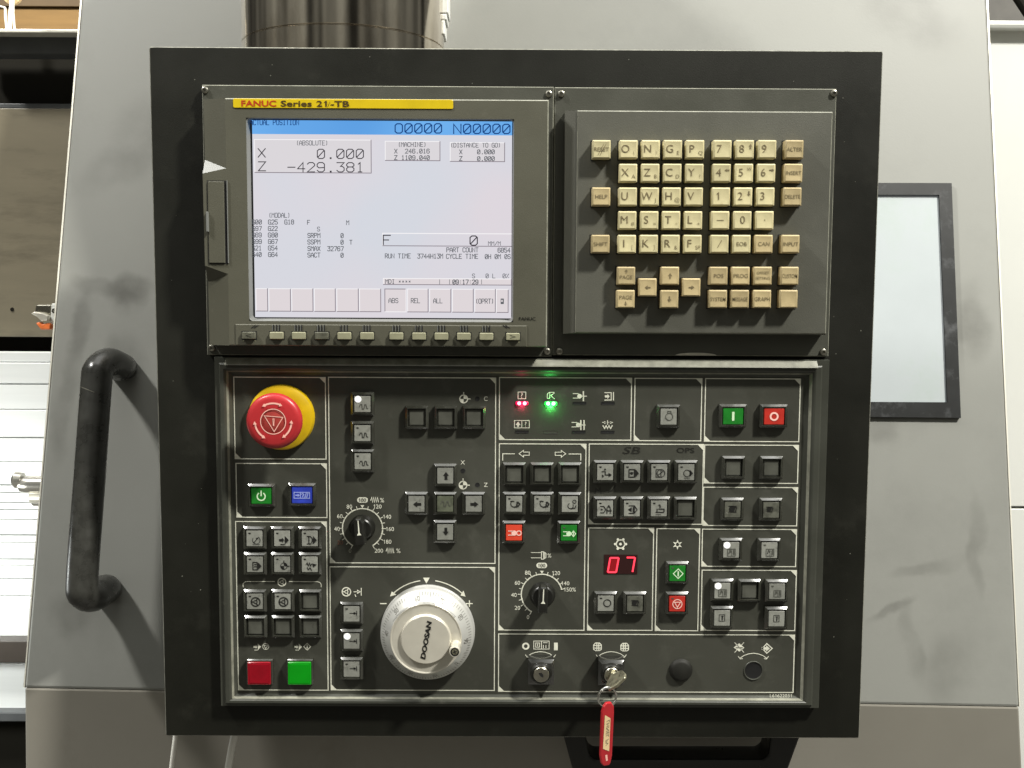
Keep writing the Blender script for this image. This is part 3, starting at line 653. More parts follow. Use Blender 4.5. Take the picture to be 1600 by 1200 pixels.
def border(x0, y0, x1, y1, tr=True, bl=True):
    Rb = R4((x0, y0), (x1, y0), (x1 - (x1 - 736) / 50, y1), (x0, y1), hp) if False else RR(x0, y0, x1, y1, hp)
    b = MB(M_white); wd = .0008; h = hp + .0002
    b.stroke([(Rb[0], Rb[2]), (Rb[1], Rb[2]), (Rb[1], Rb[3]), (Rb[0], Rb[3])], wd, h, M_white, closed=True)
    t_ = .0052
    if tr: b.poly([(Rb[1], Rb[3]), (Rb[1] - t_, Rb[3]), (Rb[1], Rb[3] - t_)], h + .0001, M_white)
    if bl: b.poly([(Rb[0], Rb[2]), (Rb[0] + t_, Rb[2]), (Rb[0], Rb[2] + t_)], h + .0001, M_white)
    b.build('printed_border', plate)
for q in ((366.5, 589.5, 509, 717), (369.5, 724.3, 510.5, 808.3), (370.5, 815, 511.5, 1078), (514.7, 590, 774, 879.7), (516.5, 886, 772.7, 1078.3),
          (780.3, 590.3, 986.2, 687.3), (991.5, 591.3, 1095.8, 688.6), (1101.5, 591.8, 1249.3, 689.8), (779.7, 693.6, 914, 984.5), (920, 694, 1098, 818.8),
          (1100.5, 695.5, 1246.8, 755), (1098.8, 761.5, 1245.5, 821.3), (1097, 827, 1243.8, 885), (1096, 891, 1243, 985),
          (918.7, 825, 1020, 984.7), (1025, 826, 1091.8, 985.3), (779, 991.3, 1240.3, 1081)): border(*q)

# ---- symbol drawing; unit box -1..1, scaled by s metres
def sym(mb, name, x, z, s_, h, m, wd=None):
    wd = wd or s_ * .16
    st = lambda *P, **k_: mb.stroke([(x + a * s_, z + b_ * s_) for a, b_ in P], k_.get('w', wd), h, m, closed=k_.get('c', False))
    pl = lambda *P: mb.poly([(x + a * s_, z + b_ * s_) for a, b_ in P], h + .00003, m)
    ci = lambda cx, cz, r, a0=0, a1=360, w_=None: mb.stroke(arc(x + cx * s_, z + cz * s_, r * s_, a0, a1, 20)[:-1] if a1 - a0 == 360 else arc(x + cx * s_, z + cz * s_, r * s_, a0, a1, 16), w_ or wd, h, m, closed=(a1 - a0 == 360))
    ds = lambda cx, cz, r: mb.poly(arc(x + cx * s_, z + cz * s_, r * s_, 0, 360, 18)[:-1], h + .00003, m)
    if name == 'wheel':
        ci(0, 0, .85, w_=s_ * .22); ci(0, 0, .3)
        for a in (30, 150, 270): st((.3 * math.sin(rad(a)), .3 * math.cos(rad(a))), (.8 * math.sin(rad(a)), .8 * math.cos(rad(a))), w=s_ * .2)
    elif name == 'wave': st((-1, 0), (-.8, .5), (-.45, .5), (-.35, -.5), (0, -.5), (.15, .5), (.45, .5), (.6, -.3), (.9, -.4))
    elif name == 'zig': st((-1, -.1), (-.75, .6), (-.55, -.6), (-.3, .6), (-.1, -.6), (.15, .6), (.35, -.6), (.6, .6), (.8, -.5), w=s_ * .2)
    elif name == 'ref':
        ci(0, 0, .6, w_=s_ * .12)
        for a0 in (0, 180): mb.poly([(x, z)] + arc(x, z, .6 * s_, a0, a0 + 90, 6), h + .00003, m)
        st((0, .6), (0, 1)); st((.6, 0), (1, 0))
    elif name == 'refw':
        ds(0, 0, .72); st((0, .7), (0, 1.05)); st((.7, 0), (1.05, 0))
    elif name == 'home2': ci(0, 0, .7); st((-.4, -.2), (.3, .3)); st((.3, .3), (0, .3)); st((-.3, -.5), (.5, -.2))
    elif name == 'auto': pl((.15, .8), (.9, 0), (.15, -.8)); pl((-.9, .22), (-.35, .22), (-.35, .5), (.05, 0), (-.35, -.5), (-.35, -.22), (-.9, -.22)); st((-.6, -.8), (.1, -.8))
    elif name == 'dmem': st((-.8, .7), (-.2, .7), (.1, .3), (.1, -.3), (-.2, -.7), (-.8, -.7)); pl((.25, .8), (.95, 0), (.25, -.8)); st((-.5, .7), (-.5, -.7))
    elif name == 'page': st((-.7, -.7), (.1, -.7), (.1, .7), (-.7, .7), c=True); st((-.4, .3), (-.1, .3)); st((-.4, -.1), (-.1, -.1)); pl((.25, .7), (.9, 0), (.25, -.7))
    elif name == 'edit': ci(.0, 0, .7, 30, 300, s_ * .1); st((-.4, -.4), (.3, .4)); st((.3, .4), (0, .35)); st((-.7, -.8), (.6, -.8), w=s_ * .08)
    elif name == 'zigarrow': st((-1, .3), (-.8, .6), (-.6, 0), (-.4, .6), (-.2, 0), (0, .4)); pl((.1, .5), (.95, .3), (.3, -.3)); st((-.8, -.3), (-.6, -.7), (-.3, -.3), (0, -.8))
    elif name in ('up', 'down', 'left', 'right'):
        dx, dz = {'up': (0, 1), 'down': (0, -1), 'left': (-1, 0), 'right': (1, 0)}[name]
        arrow2(mb, x, z, 2 * s_, dx, dz, h, m, .34, .62)
    elif name == 'step': st((-.8, 0), (.5, 0)); pl((.2, .35), (.85, 0), (.2, -.35)); st((.9, .55), (.9, -.55))
    elif name == 'power': ci(0, -.1, .8, 40, 320, s_ * .26); st((0, 1), (0, .05), w=s_ * .26)
    elif name == 'bluebox':
        st((-1.3, -.5), (1.3, -.5), (1.3, .5), (-1.3, .5), c=True, w=s_ * .14); pl((-1.1, .1), (-.7, .1), (-.7, .3), (-.35, 0), (-.7, -.3), (-.7, -.1), (-1.1, -.1))
        st((-.25, -.5), (-.25, .5)); st((-.05, .2), (.2, .3), (.35, .1), (.15, -.1), (.15, -.3)); st((.5, -.4), (.75, .4)); st((.8, -.4), (1.05, .4))
    elif name == 'hand': ci(-.2, .05, .6, 60, 330, s_ * .14); st((-.8, .5), (-.2, .5)); st((-.1, -.6), (.6, -.5), (.9, 0), (.5, .4)); ci(.55, -.05, .25)
    elif name == 'handring': ci(-.2, -.3, .5, 60, 330, s_ * .13); st((-.1, -.8), (.6, -.7), (.8, -.2)); ci(.5, .5, .3, w_=s_ * .12)
    elif name == 'lamp': ci(0, -.15, .65, w_=s_ * .13); st((-.3, .5), (-.3, .85), (.3, .85), (.3, .5), w=s_ * .13)
    elif name == 'bar': pl((-.2, .75), (.2, .75), (.2, -.75), (-.2, -.75))
    elif name == 'o': ci(0, 0, .6, w_=s_ * .3)
    elif name == 'spstop': st((-1, .35), (-.3, .35), w=s_ * .16); st((-1, -.35), (-.3, -.35), w=s_ * .16); ds(-.05, 0, .45); ci(.75, 0, .38, w_=s_ * .18)
    elif name == 'spstart': st((-1, .35), (-.3, .35), w=s_ * .16); st((-1, -.35), (-.3, -.35), w=s_ * .16); ds(-.05, 0, .45); st((.35, 0), (.75, .5), (1.15, 0), (.75, -.5), c=True, w=s_ * .15); st((.75, .25), (.75, -.25))
    elif name == 'dia': st((-.9, 0), (0, .9), (.9, 0), (0, -.9), c=True, w=s_ * .17); st((0, .4), (0, -.4), w=s_ * .25)
    elif name == 'tri': ci(0, 0, .85, w_=s_ * .15); st((-.55, .35), (.55, .35), (0, -.6), c=True, w=s_ * .15)
    elif name == 'skip': st((-.8, .3), (-.2, .3), (-.2, -.3), (.5, -.3)); pl((.4, .1), (1, -.3), (.4, -.7)); pl((-.3, .95), (0, .6), (-.5, .5)); pl((-.8, -.2), (-.4, -.5), (-.8, -.9))
    elif name == 'boxm': st((-.8, -.7), (.2, -.7), (.2, .7), (-.8, .7), c=True, w=s_ * .18); pl((.35, .8), (1, 0), (.35, -.8)); ds(-.3, 0, .25); st((-.6, .1), (0, .1))
    elif name == 'nosign': st((-.8, -.7), (.1, -.7), (.1, .7), (-.8, .7), c=True, w=s_ * .12); ci(.1, 0, .7, w_=s_ * .12); st((-.5, -.4), (.5, .4))
    elif name == 'circ': ci(-.1, 0, .6, w_=s_ * .11); pl((.4, .7), (1, 0), (.4, -.7)); st((-.6, -.85), (.4, -.85), w=s_ * .08)
    elif name == 'm01': st((-1, .6), (-.4, .6), (-.05, 0), (-.4, -.6), (-1, -.6)); pl((-.9, .2), (-.5, 0), (-.9, -.2)); st((.2, -.7), (.2, .3), (.5, .7), (.8, .3), (.8, -.7)); st((.1, -.2), (1, -.2)); ds(.5, .6, .2)
    elif name == 'boxr': st((-.7, .7), (.3, .7), (.8, 0), (.3, -.7), (-.7, -.7)); pl((-.9, 0), (-.2, .45), (-.2, -.45)); st((.1, .5), (.1, -.5)); st((.3, .5), (.3, -.5))
    elif name == 'head': st((-.7, -.5), (.7, -.5)); st((-.5, .1), (-.5, -.5)); st((-.2, .1), (.8, .1), (.8, -.4)); st((-.2, .8), (0, .9), (.1, .4)); st((-.7, -.9), (.2, -.9), w=s_ * .1)
    elif name == 'door': st((-.7, -.7), (-.7, .5), (.6, .5), (.6, -.7), c=True, w=s_ * .1); st((-.45, -.3), (-.3, .3), (-.1, 0)); st((.35, .3), (.35, -.4), w=s_ * .2); st((0, -.7), (0, .4), w=s_ * .08)
    elif name == 'clamp': st((-.55, .7), (-.55, -.6), (.5, -.6), (.5, .7), c=True, w=s_ * .09); st((.05, .4), (.05, -.35), w=s_ * .2); st((-.2, .4), (.3, .4), w=s_ * .1)
    elif name == 'blob': ds(-.1, 0, .55); st((-.7, .5), (.7, .5)); st((.3, .4), (.8, .2), (.6, -.4)); st((-.6, -.5), (.7, -.6))
    elif name == 'turret': ci(0, 0, .6, w_=s_ * .15)

hc = .0052
nb = 0
def button(px, py, cap='grey', icon=None, led=None, size=1, label=None, off=(.12, -.12), isz=.34, icol=None, dx=0):
    """frame with sloping shoulders, sunk square cap, little lamp window, legend"""
    fw, fh, cw, ch, hh = {1: (.0098, .0098, .0070, .0070, .0055), 2: (.0116, .0098, .0086, .0070, .0055), 3: (.0112, .0112, .0098, .0098, .0060)}[size]
    x, z = L(px, py, hp + hh); zf = z + .0002
    b = MB(M_btnframe)
    prof = [(0, hp), (0, hp + hh - .0019), (.0018, hp + hh), (fw - cw - .0006, hp + hh), (fw - cw - .0004, hp + .0012)]
    b.rect((x - fw, x + fw, zf - fh, zf + fh), prof, M_btnframe, cap=True, r=.0008, seg=2)
    o = b.build('push_button', plate, smooth=True, angle=20)
    mm = {'grey': M_cap, 'blank': M_capblank, 'clear': M_capclear, 'stain': M_capsmudge, 'green': M_green, 'greenlit': M_greenlit, 'red': M_red, 'redo': M_redo, 'deepred': M_reddk, 'blue': M_blue}[cap]
    o['label'] = label or {'grey': 'button with grey cap', 'blank': 'blank dark button', 'clear': 'button with clear smoky cap', 'stain': 'button with stained dark cap', 'green': 'green button', 'greenlit': 'bright green button', 'red': 'red button', 'redo': 'orange red button', 'deepred': 'deep red button', 'blue': 'blue button'}[cap]
    c_ = MB(mm); hcap = hp + (hh - .0004 if cap != 'blank' else hh - .0016); zc = z
    if size == 3: hcap = hp + .0075; cq = .0003
    c_.rect((x - cw, x + cw, zc - ch, zc + ch), [(0, hp + .0014), (0, hcap - .0005), (.0005, hcap), (.0007, hcap)] if cap != 'blank' else [(0, hp + .0014), (0, hcap - .0010), (.0012, hcap), (.0014, hcap)], mm, r=.0006, seg=2)
    hi = hcap + .0002
    if size == 3:
        c_.rect((x - .0082, x + .0082, z - .0082, z + .0082), [(0, hcap), (.0001, hcap + .0003), (.0004, hcap + .0003)], mm)
    col = icol or {'grey': M_ink, 'clear': M_inkgrey, 'stain': M_ink, 'green': M_gprint, 'red': M_rprint, 'redo': M_rprint, 'blue': M_bluel}.get(cap, M_ink)
    if icon:
        ox, oz = off; sym(c_, icon, x + ox * .014 + dx, zc + oz * .014, isz * .0100, hi, col)
    if led is False: c_.poly(arc(x - .0040, zc + .0044, .0009, 0, 360, 10)[:-1] if False else [(x - .0050, zc + .0050), (x - .0030, zc + .0050), (x - .0029, zc + .0041), (x - .0038, zc + .0037), (x - .0049, zc + .0042)], hi, col if cap == 'grey' else M_inkgrey)
    ob = c_.build('button_cap', o, smooth=True, angle=20)
    if led:
        l_ = MB(M_ledw); l_.lathe(x - .0036, zc + .0040, [(.0030, hcap + .0001), (.0029, hcap + .0003), (.0019, hcap + .0004)], M_ledwhalo, 16, cap=False)
        l_.lathe(x - .0036, zc + .0040, [(.0019, hcap + .0004), (.0014, hcap + .0009), (.0006, hcap + .0012)], M_ledw, 16)
        l_.build('indicator_lamp', o, label='lit white indicator lamp')
    return o
# power
button(408, 775, 'green', 'power', size=2, off=(.0, .0), isz=.42, icol=M_gprint, label='green power button')
button(471.5, 774, 'blue', 'bluebox', size=2, off=(0, 0), isz=.50)
for j, (py, ic) in enumerate(((841.5, ('edit', 'auto', 'dmem')), (882, ('page', 'ref', 'zigarrow')))):
    for px, i_ in zip((397.3 + j * .6, 440.5, 483.7), ic): button(px, py, 'grey', i_, led=False, isz=.46, off=(.12, -.10))
button(397.7, 940, 'grey', 'wheel', led=False, isz=.44, off=(.06, -.02)); button(441.3, 940, 'grey', 'wheel', led=False, isz=.44, off=(.06, -.02)); button(484.3, 940, 'blank')
for px in (398.5, 441.5, 484.5): button(px, 980.5, 'blank')
button(405.3, 1051.5, 'deepred', size=3); button(468.3, 1051.5, 'greenlit', size=3)
button(566, 631.5, 'grey', 'wave', led=True, isz=.38, off=(.10, -.16), icol=M_inkgrey); button(566, 677, 'grey', 'wave', led=False, isz=.38, off=(.10, -.12)); button(566.3, 721, 'grey', 'wave', led=False, isz=.38, off=(.10, -.12))
for px in (651, 696, 740.5): button(px, 653, 'blank')
button(695.5, 743.5, 'grey', 'up', isz=.34, off=(.05, .0)); button(650.5, 787.5, 'grey', 'left', isz=.34, off=(.05, -.02)); button(695.3, 787.5, 'clear', 'wave', isz=.42, off=(.05, .0))
button(740, 787.5, 'grey', 'right', isz=.34, off=(.05, -.02)); button(695.3, 831.5, 'grey', 'down', isz=.34, off=(.05, .03))
button(549, 959.5, 'grey', 'step', led=False, isz=.34, off=(.1, .05)); button(549, 1002, 'grey', 'step', led=True, isz=.34, off=(.1, .0)); button(549, 1046, 'grey', 'step', led=False, isz=.34, off=(.1, .05))
for px in (803.5, 847, 890.5): button(px, 741.5, 'blank')
button(803.3, 787.5, 'grey', 'hand', led=False, isz=.46, off=(.06, .0)); button(847, 787.5, 'grey', 'hand', led=False, isz=.46, off=(.14, 0)); button(890.3, 788, 'grey', 'handring', isz=.46, off=(.12, .0))
button(803, 832.5, 'redo', 'spstop', isz=.50, off=(.03, -.02)); button(888.8, 832.8, 'green', 'spstart', led=False, isz=.48, off=(.02, -.05))
for px, i_ in zip((945.5, 987.7, 1030, 1072.3), ('skip', 'boxm', 'nosign', 'circ')): button(px, 738, 'grey', i_, led=False, isz=.46, off=(.08, -.06))
for px, i_ in zip((945.3, 987.3, 1029.5), ('m01', 'boxr', 'head')): button(px, 794.7, 'grey', i_, led=False, isz=.46, off=(.06, -.06))
button(1071.3, 795.2, 'blank')
button(1044.7, 651.2, 'grey', 'lamp', isz=.46, off=(.04, .05), icol=M_inkgrey)
button(1145.7, 650.5, 'green', 'bar', size=2, isz=.50, off=(.0, .0)); button(1209.7, 650.8, 'red', 'o', size=2, isz=.50, off=(.0, .0))
button(1146.5, 731.5, 'blank'); button(1206, 731.7, 'blank')
button(1144.7, 796.5, 'stain', 'blob', isz=.45, off=(0, .05), label='button with ink stained grey cap'); button(1205, 797, 'stain', 'blob', isz=.36, off=(-.1, .05))
button(1142.5, 859.5, 'grey', 'door', led=True, isz=.5, off=(.04, -.12), icol=M_inkgrey); button(1202.2, 860, 'grey', 'door', led=False, isz=.5, off=(.06, -.1), icol=M_inkgrey)
button(1128.7, 923.3, 'grey', 'door', led=True, isz=.5, off=(.04, -.1), icol=M_inkgrey); button(1171.5, 923.8, 'blank'); button(1214.3, 924.3, 'grey', 'door', led=False, isz=.46, off=(.04, -.1), icol=M_inkgrey)
button(1128.3, 966, 'grey', 'clamp', isz=.44, off=(0, 0)); button(1213.5, 967, 'grey', 'clamp', isz=.44, off=(0, 0))
button(946.3, 943, 'grey', 'turret', led=False, isz=.5, off=(.1, .02), label='button with dark grey cap'); button(992, 943.3, 'stain', 'blob', isz=.4, off=(0, .05))
button(1058.5, 896, 'green', 'dia', led=False, isz=.46, off=(.05, -.02)); button(1058, 943.5, 'red', 'tri', led=False, isz=.46, off=(.02, -.02))

# ---- printed symbols on the plate
hs = hp + .0002
def pr(fn, nm='printed_symbol'):
    b = MB(M_white); fn(b); return b.build(nm, plate)
def P(px, py): return L(px, py, hp)
def psym(name, px, py, s_=.0045, m=None, wd=None):
    x, z = P(px, py); pr(lambda b: sym(b, name, x, z, s_, hs, m or M_white, wd))
def lines(b, pls, wd=.0006, m=None, closed=False):
    for pl_ in pls: b.stroke([P(*q) for q in pl_], wd, hs, m or M_white, closed=closed)
def fillp(b, pts, m=None): b.poly([P(*q) for q in pts], hs + .00003, m or M_white)
def ptext(st, px, py, hpx, **k_):
    x, z = P(px, py); m = k_.pop('m', M_white); pr(lambda b: b.text(st, x, z, hpx / 1870, hs, m, **k_), 'printed_lettering')
psym('wheel', 440.5, 909.5, .0040)
pr(lambda b: lines(b, [[(380, 917), (380, 912), (383, 909), (387, 908.5), (429, 908.5)], [(452, 908.5), (496, 908.8), (500, 910), (502, 913), (502, 917)]], .0006))
psym('auto', 402, 1010.5, .0036); psym('tri', 415.3, 1010, .0031, wd=.0006); psym('auto', 466, 1010.5, .0036); psym('dia', 480, 1010.3, .0033, wd=.0006)
psym('refw', 724.5, 623.3, .0052); ptext('C', 759, 623, 6.5); psym('refw', 723.5, 758, .0052); ptext('Z', 759, 757.5, 6.5); ptext('X', 723, 722.5, 6.5)
def hole(px, py, r=.0016):
    x, z = P(px, py); b = MB(M_gap); b.lathe(x, z, [(r + .0004, hp + .0002), (r, hp + .0003), (r * .8, hp + .00015)], M_gap, 16); b.build('lamp_window', plate)
hole(746, 623); hole(723.5, 735.5); hole(746, 757.5)
# quadrant marks inside the reference symbols
for px, py in ((724.5, 623.3), (723.5, 758)):
    x, z = P(px, py); b = MB(M_plate)
    for a0 in (0, 180):
        pts = [(x, z)] + arc(x, z, .0028, a0 + 270, a0 + 360, 6); b.poly(pts, hs + .0001, M_plate)
    b.build('printed_symbol', plate)

# dials
def dial(px, py, rpx, a0, a1, labels, wedge=100, nmax=200):
    x, z = P(px, py); r = rpx / 1868
    b = MB(M_white); b.stroke(arc(x, z, r, a0, a1, 60), .0010, hs, M_white)
    n = int(round((a1 - a0) / 15.0))
    for i in range(n + 1):
        a = a0 + i * 15.0
        if a > a1 + .1: break
        if abs(a) < 1: continue
        c_, s_ = math.sin(rad(a)), math.cos(rad(a)); long = i % 2 == 0
        ra, rb_ = (r - .0004, r + (.0028 if long else .0024))
        b.stroke([(x + ra * c_, z + ra * s_), (x + rb_ * c_, z + rb_ * s_)], .0006, hs, M_white)
    b.poly([(x - .0016, z + r + .0030), (x + .0016, z + r + .0030), (x, z + r + .0004)], hs + .0001, M_white)
    b.build('dial_scale', plate)
    for st, lx, ly, m in labels: ptext(st, lx, ly, 6.4, m=m, bold=.004)
    # pill with the knocked-out 100
    xx, zz = P(px, py - rpx - 12.5 * 1.0); b = MB(M_white)
    b.poly([(xx - .0022 + .0024 * math.sin(rad(-180 + 18 * k_)), zz + .0024 * math.cos(rad(-180 + 18 * k_))) for k_ in range(11)][::1] + [(xx + .0022 + .0024 * math.sin(rad(18 * k_)), zz + .0024 * math.cos(rad(18 * k_))) for k_ in range(11)], hs, M_white)
    b.text('100', xx, zz, .0030, hs + .0002, M_plate, wid=.0060); b.build('printed_lettering', plate)
def knob(px, py, rb_, h2, tilt):
    x, z = P(px, py); b = MB(M_black)
    b.lathe(x, z, [(rb_ + .0012, hp), (rb_ + .0012, hp + .001), (rb_, hp + .003), (rb_ - .0006, hp + .0075), (rb_ - .0016, hp + .0085)], M_black, 40)
    k_ = b.build('selector_knob', plate, smooth=True)
    g = MB(M_black); Rm = lambda a, c_: (x + a * math.cos(rad(tilt)) + c_ * math.sin(rad(tilt)), z - a * math.sin(rad(tilt)) + c_ * math.cos(rad(tilt)))
    def loop(wd, zt_, zb_, h): return [(q[0], -h, q[1]) for q in (Rm(-wd, zb_), Rm(wd, zb_), Rm(wd, zt_ - wd), Rm(wd * .55, zt_), Rm(-wd * .55, zt_), Rm(-wd, zt_ - wd))]
    zt_, zb_ = rb_ + .0016, -rb_ - .0006
    g.loft([loop(.0042, zt_, zb_, hp + .008), loop(.0039, zt_, zb_, hp + h2 - .001), loop(.0030, zt_ - .0009, zb_ + .0009, hp + h2)], M_black)
    g.build('knob_grip', k_, recalc=True)
    l_ = MB(M_white); hh = hp + h2 + .0002
    l_.poly([(q[0], q[1]) for q in (Rm(-.0004, zt_ - .0012), Rm(.0004, zt_ - .0012), Rm(.0005, .0), Rm(.0019, -.0022), Rm(-.0019, -.0022), Rm(-.0005, 0))], hh, M_white)
    l_.build('pointer_mark', k_)
dial(566.5, 825.5, 31.8, -150, 150, [('0', 547, 860.5, M_whitefaint), ('20', 531.5, 847.5, M_redfaint), ('40', 526.5, 826.3, M_white), ('60', 531, 806.5, M_white), ('80', 546, 791.5, M_white), ('120', 590, 791.3, M_white), ('140', 605, 807.3, M_white), ('160', 609.5, 826.5, M_white), ('180', 605.5, 846.3, M_white), ('200', 592, 860.3, M_white)])
knob(566.3, 824, .0098, .020, -4)
psym('zig', 586, 781, .0036, wd=.0007); ptext('%', 597, 781.5, 7); psym('zig', 610, 860.3, .0036, wd=.0007); ptext('%', 622.5, 860.5, 7)
dial(846.5, 928.5, 32.6, -150, 75, [('0', 825, 964, M_white), ('20', 808.5, 949.5, M_white), ('40', 803, 929.5, M_white), ('60', 808.5, 910.5, M_white), ('80', 824.5, 894.7, M_white), ('120', 869, 895.3, M_white), ('140', 883.5, 911.3, M_white), ('150%', 890.5, 921, M_white)])
knob(847.5, 928.5, .0098, .020, 2)
pr(lambda b: (lines(b, [[(830, 863.3), (846, 863.3)], [(830, 871.5), (846, 871.5)]], .0006), lines(b, [[(846, 862), (849, 862), (849.5, 873.5), (846, 873.5)]], .0006, closed=True), lines(b, [[(851, 863), (853, 864.5), (853, 871), (851, 872.5)]], .0006, closed=True)))
ptext('%', 858.5, 868, 6.5)
# handwheel marks
psym('wheel', 541.3, 924.5, .0043)
pr(lambda b: (lines(b, [[(553, 924.5), (561, 924.5)], [(564.5, 919), (564.5, 930)], [(555, 929), (556, 932)]], .0007), fillp(b, [(558, 921), (564, 924.5), (558, 928)])))
pr(lambda b: fillp(b, [(661, 902.5), (671.5, 902.5), (666.3, 911.5)]))
hx, hz = L(667.3, 991, .010)
def parc(a0, a1):
    pts = arc(hx, hz + .0008, .0432, a0, a1, 20)
    def fn(b):
        b.stroke(pts, .0009, hs, M_white); e_ = Vector(pts[-1]); d_ = (Vector(pts[-1]) - Vector(pts[-2])).normalized(); n_ = Vector((-d_.y, d_.x))
        b.poly([e_ + d_ * .003, e_ + n_ * .0026 - d_ * .002, e_ - n_ * .0022 - d_ * .001], hs + .0001, M_white)
    pr(fn)
parc(-9, -44); parc(9, 44)
pr(lambda b: lines(b, [[(594.5, 943), (603.5, 943)]], .0009)); pr(lambda b: lines(b, [[(729, 943), (738, 943)], [(733.5, 938.5), (733.5, 947.5)]], .0009))

# status lamp panel
def slot(px, py, kind, wd=21):
    x, z = P(px, py); w_ = wd / 1868 / 2; hh_ = .0011
    b = MB(M_gap); b.rect((x - w_, x + w_, z - hh_, z + hh_), [(0, hp + .0001), (0, hp + .00035), (.0003, hp + .0002)], M_gap if kind != 'faint' else M_plate)
    o = b.build('lamp_window', plate)
    if kind in ('red', 'green'):
        ml, mb_ = (M_ledr, M_ledrb) if kind == 'red' else (M_ledg, M_ledgb)
        e_ = MB(mb_)
        e_.rect((x - w_, x + w_, z - .0017, z + .0017), [(0, hp + .0003), (.0003, hp + .0009), (.0008, hp + .0012)], mb_, r=.0015)
        for s_ in (-1, 1): e_.lathe(x + s_ * .0023, z, [(.0016, hp + .0011), (.0013, hp + .0018), (.0005, hp + .0021)], ml, 14)
        e_.build('lit_lamp', o, label=('two glowing red' if kind == 'red' else 'two glowing green') + ' status lamps')
        lg = bpy.data.lights.new('status_lamp_' + kind, 'POINT'); lg.energy = .0035 if kind == 'red' else .014; lg.shadow_soft_size = .0015
        lg.color = (1, .05, .15) if kind == 'red' else (.08, 1, .15)
        lo = bpy.data.objects.new('status_lamp_glow', lg); COL.objects.link(lo); lo.location = (x, -(hp + .0034), z - .0030)
slot(815.5, 630, 'red'); slot(860.5, 630.3, 'green'); slot(905.5, 630, ''); slot(950, 630, ''); slot(815.5, 674.5, ''); slot(860.5, 675, 'faint'); slot(904.5, 675, ''); slot(949.5, 675, '')
pr(lambda b: lines(b, [[(809.5, 612.5), (821.5, 612.5), (821.5, 623), (809.5, 623)]], closed=True)); ptext('?', 815.5, 617.8, 8)
pr(lambda b: lines(b, [[(866, 613), (858, 613), (855, 616), (855, 622), (858, 622.5)], [(866, 614), (861, 618), (866, 623)], [(859, 613), (859, 622)]], .0006))
def chuck(px, py, two):
    def fn(b):
        lines(b, [[(px - 9, py - 4), (px - 1, py - 4)], [(px - 9, py + 3), (px - 2, py + 3)]], .0007); b.poly(arc(*P(px + 1, py), .0020, 0, 360, 12)[:-1], hs + .0001, M_white)
        for q in ((7,) if not two else (5, 10)): lines(b, [[(px + q, py - 7), (px + q, py + 7)]], .0011)
        lines(b, [[(px + 2, py), (px + 12, py)]], .0007)
    pr(fn)
chuck(904.5, 619, False); chuck(902.5, 664, True)
pr(lambda b: (lines(b, [[(945, 613.5), (955, 613.5), (955, 625), (945, 625)], [(958.5, 613), (958.5, 625)]], .0008), fillp(b, [(945, 617.5), (949, 617.5), (949, 615), (952.5, 619.5), (949, 623.5), (949, 621), (945, 621)])))
pr(lambda b: (lines(b, [[(803.8, 657), (827, 657), (827, 668.5), (803.8, 668.5)]], closed=True), lines(b, [[(815.3, 657), (815.3, 668.5)]]), fillp(b, [(805.5, 664), (809.5, 658.5), (813.5, 664), (811, 664), (811, 667), (808, 667), (808, 664)])))
ptext('?', 821.3, 662.8, 7.5)
pr(lambda b: (lines(b, [[(941.5, 660), (957, 660)], [(949.3, 657), (949.3, 663)]], .0007), fillp(b, [(944, 658), (949, 660), (944, 662.5)]), fillp(b, [(955, 658), (950, 660), (955, 662.5)]), lines(b, [[(942, 665), (944.5, 669.5), (947, 665), (949, 669.5), (951.5, 665), (954, 669.5), (956.5, 665)]], .0008)))
# spindle jaw arrows
pr(lambda b: lines(b, [[(811, 708.8), (818, 703.5), (818, 706.3), (827, 706.3), (827, 711.3), (818, 711.3), (818, 714)]], .0006, closed=True))
pr(lambda b: lines(b, [[(884, 709), (877, 703.8), (877, 706.5), (867.5, 706.5), (867.5, 711.5), (877, 711.5), (877, 714.3)]], .0006, closed=True))
pr(lambda b: lines(b, [[(785.5, 719), (785.5, 709), (804, 709)], [(889, 709.3), (907.5, 709.3), (907.5, 719)]], .0007))
# marker pen notes
ptext('SB', 986.5, 703.5, 11, m=M_marker, bold=.01, wid=.0150, shear=.2); ptext('OPS', 1071, 703.5, 8, m=M_marker, bold=.015, wid=.0150)
pr(lambda b: lines(b, [[(930, 770), (931, 763), (935, 767), (938, 762), (939, 770)], [(951, 768), (957, 766), (961, 759)]], .0010, M_marker), 'printed_lettering')
# turret and chip symbols
pr(lambda b: (b.stroke(arc(*P(969.5, 850), .0036, 0, 360, 24)[:-1], .0010, hs, M_white, closed=True), b.poly(arc(*P(969.5, 850), .0012, 0, 360, 12)[:-1], hs + .0001, M_white),
              [b.poly(arc(P(969.5, 850)[0] + .0046 * math.sin(rad(30 + 60 * i)), P(969.5, 850)[1] + .0046 * math.cos(rad(30 + 60 * i)), .0011, 0, 360, 10)[:-1], hs + .0002, M_white) for i in range(6)]))
def star(b):
    x, z = P(1058.5, 850.8)
    b.stroke(arc(x, z, .0018, 0, 360, 16)[:-1], .0006, hs, M_white, closed=True)
    for i in range(6):
        a = rad(60 * i); d_ = Vector((math.sin(a), math.cos(a))); n_ = Vector((-d_.y, d_.x)); o_ = Vector((x, z))
        b.poly([o_ + d_ * .0045, o_ + d_ * .0019 + n_ * .0009, o_ + d_ * .0019 - n_ * .0009], hs + .0001, M_white)
pr(star)
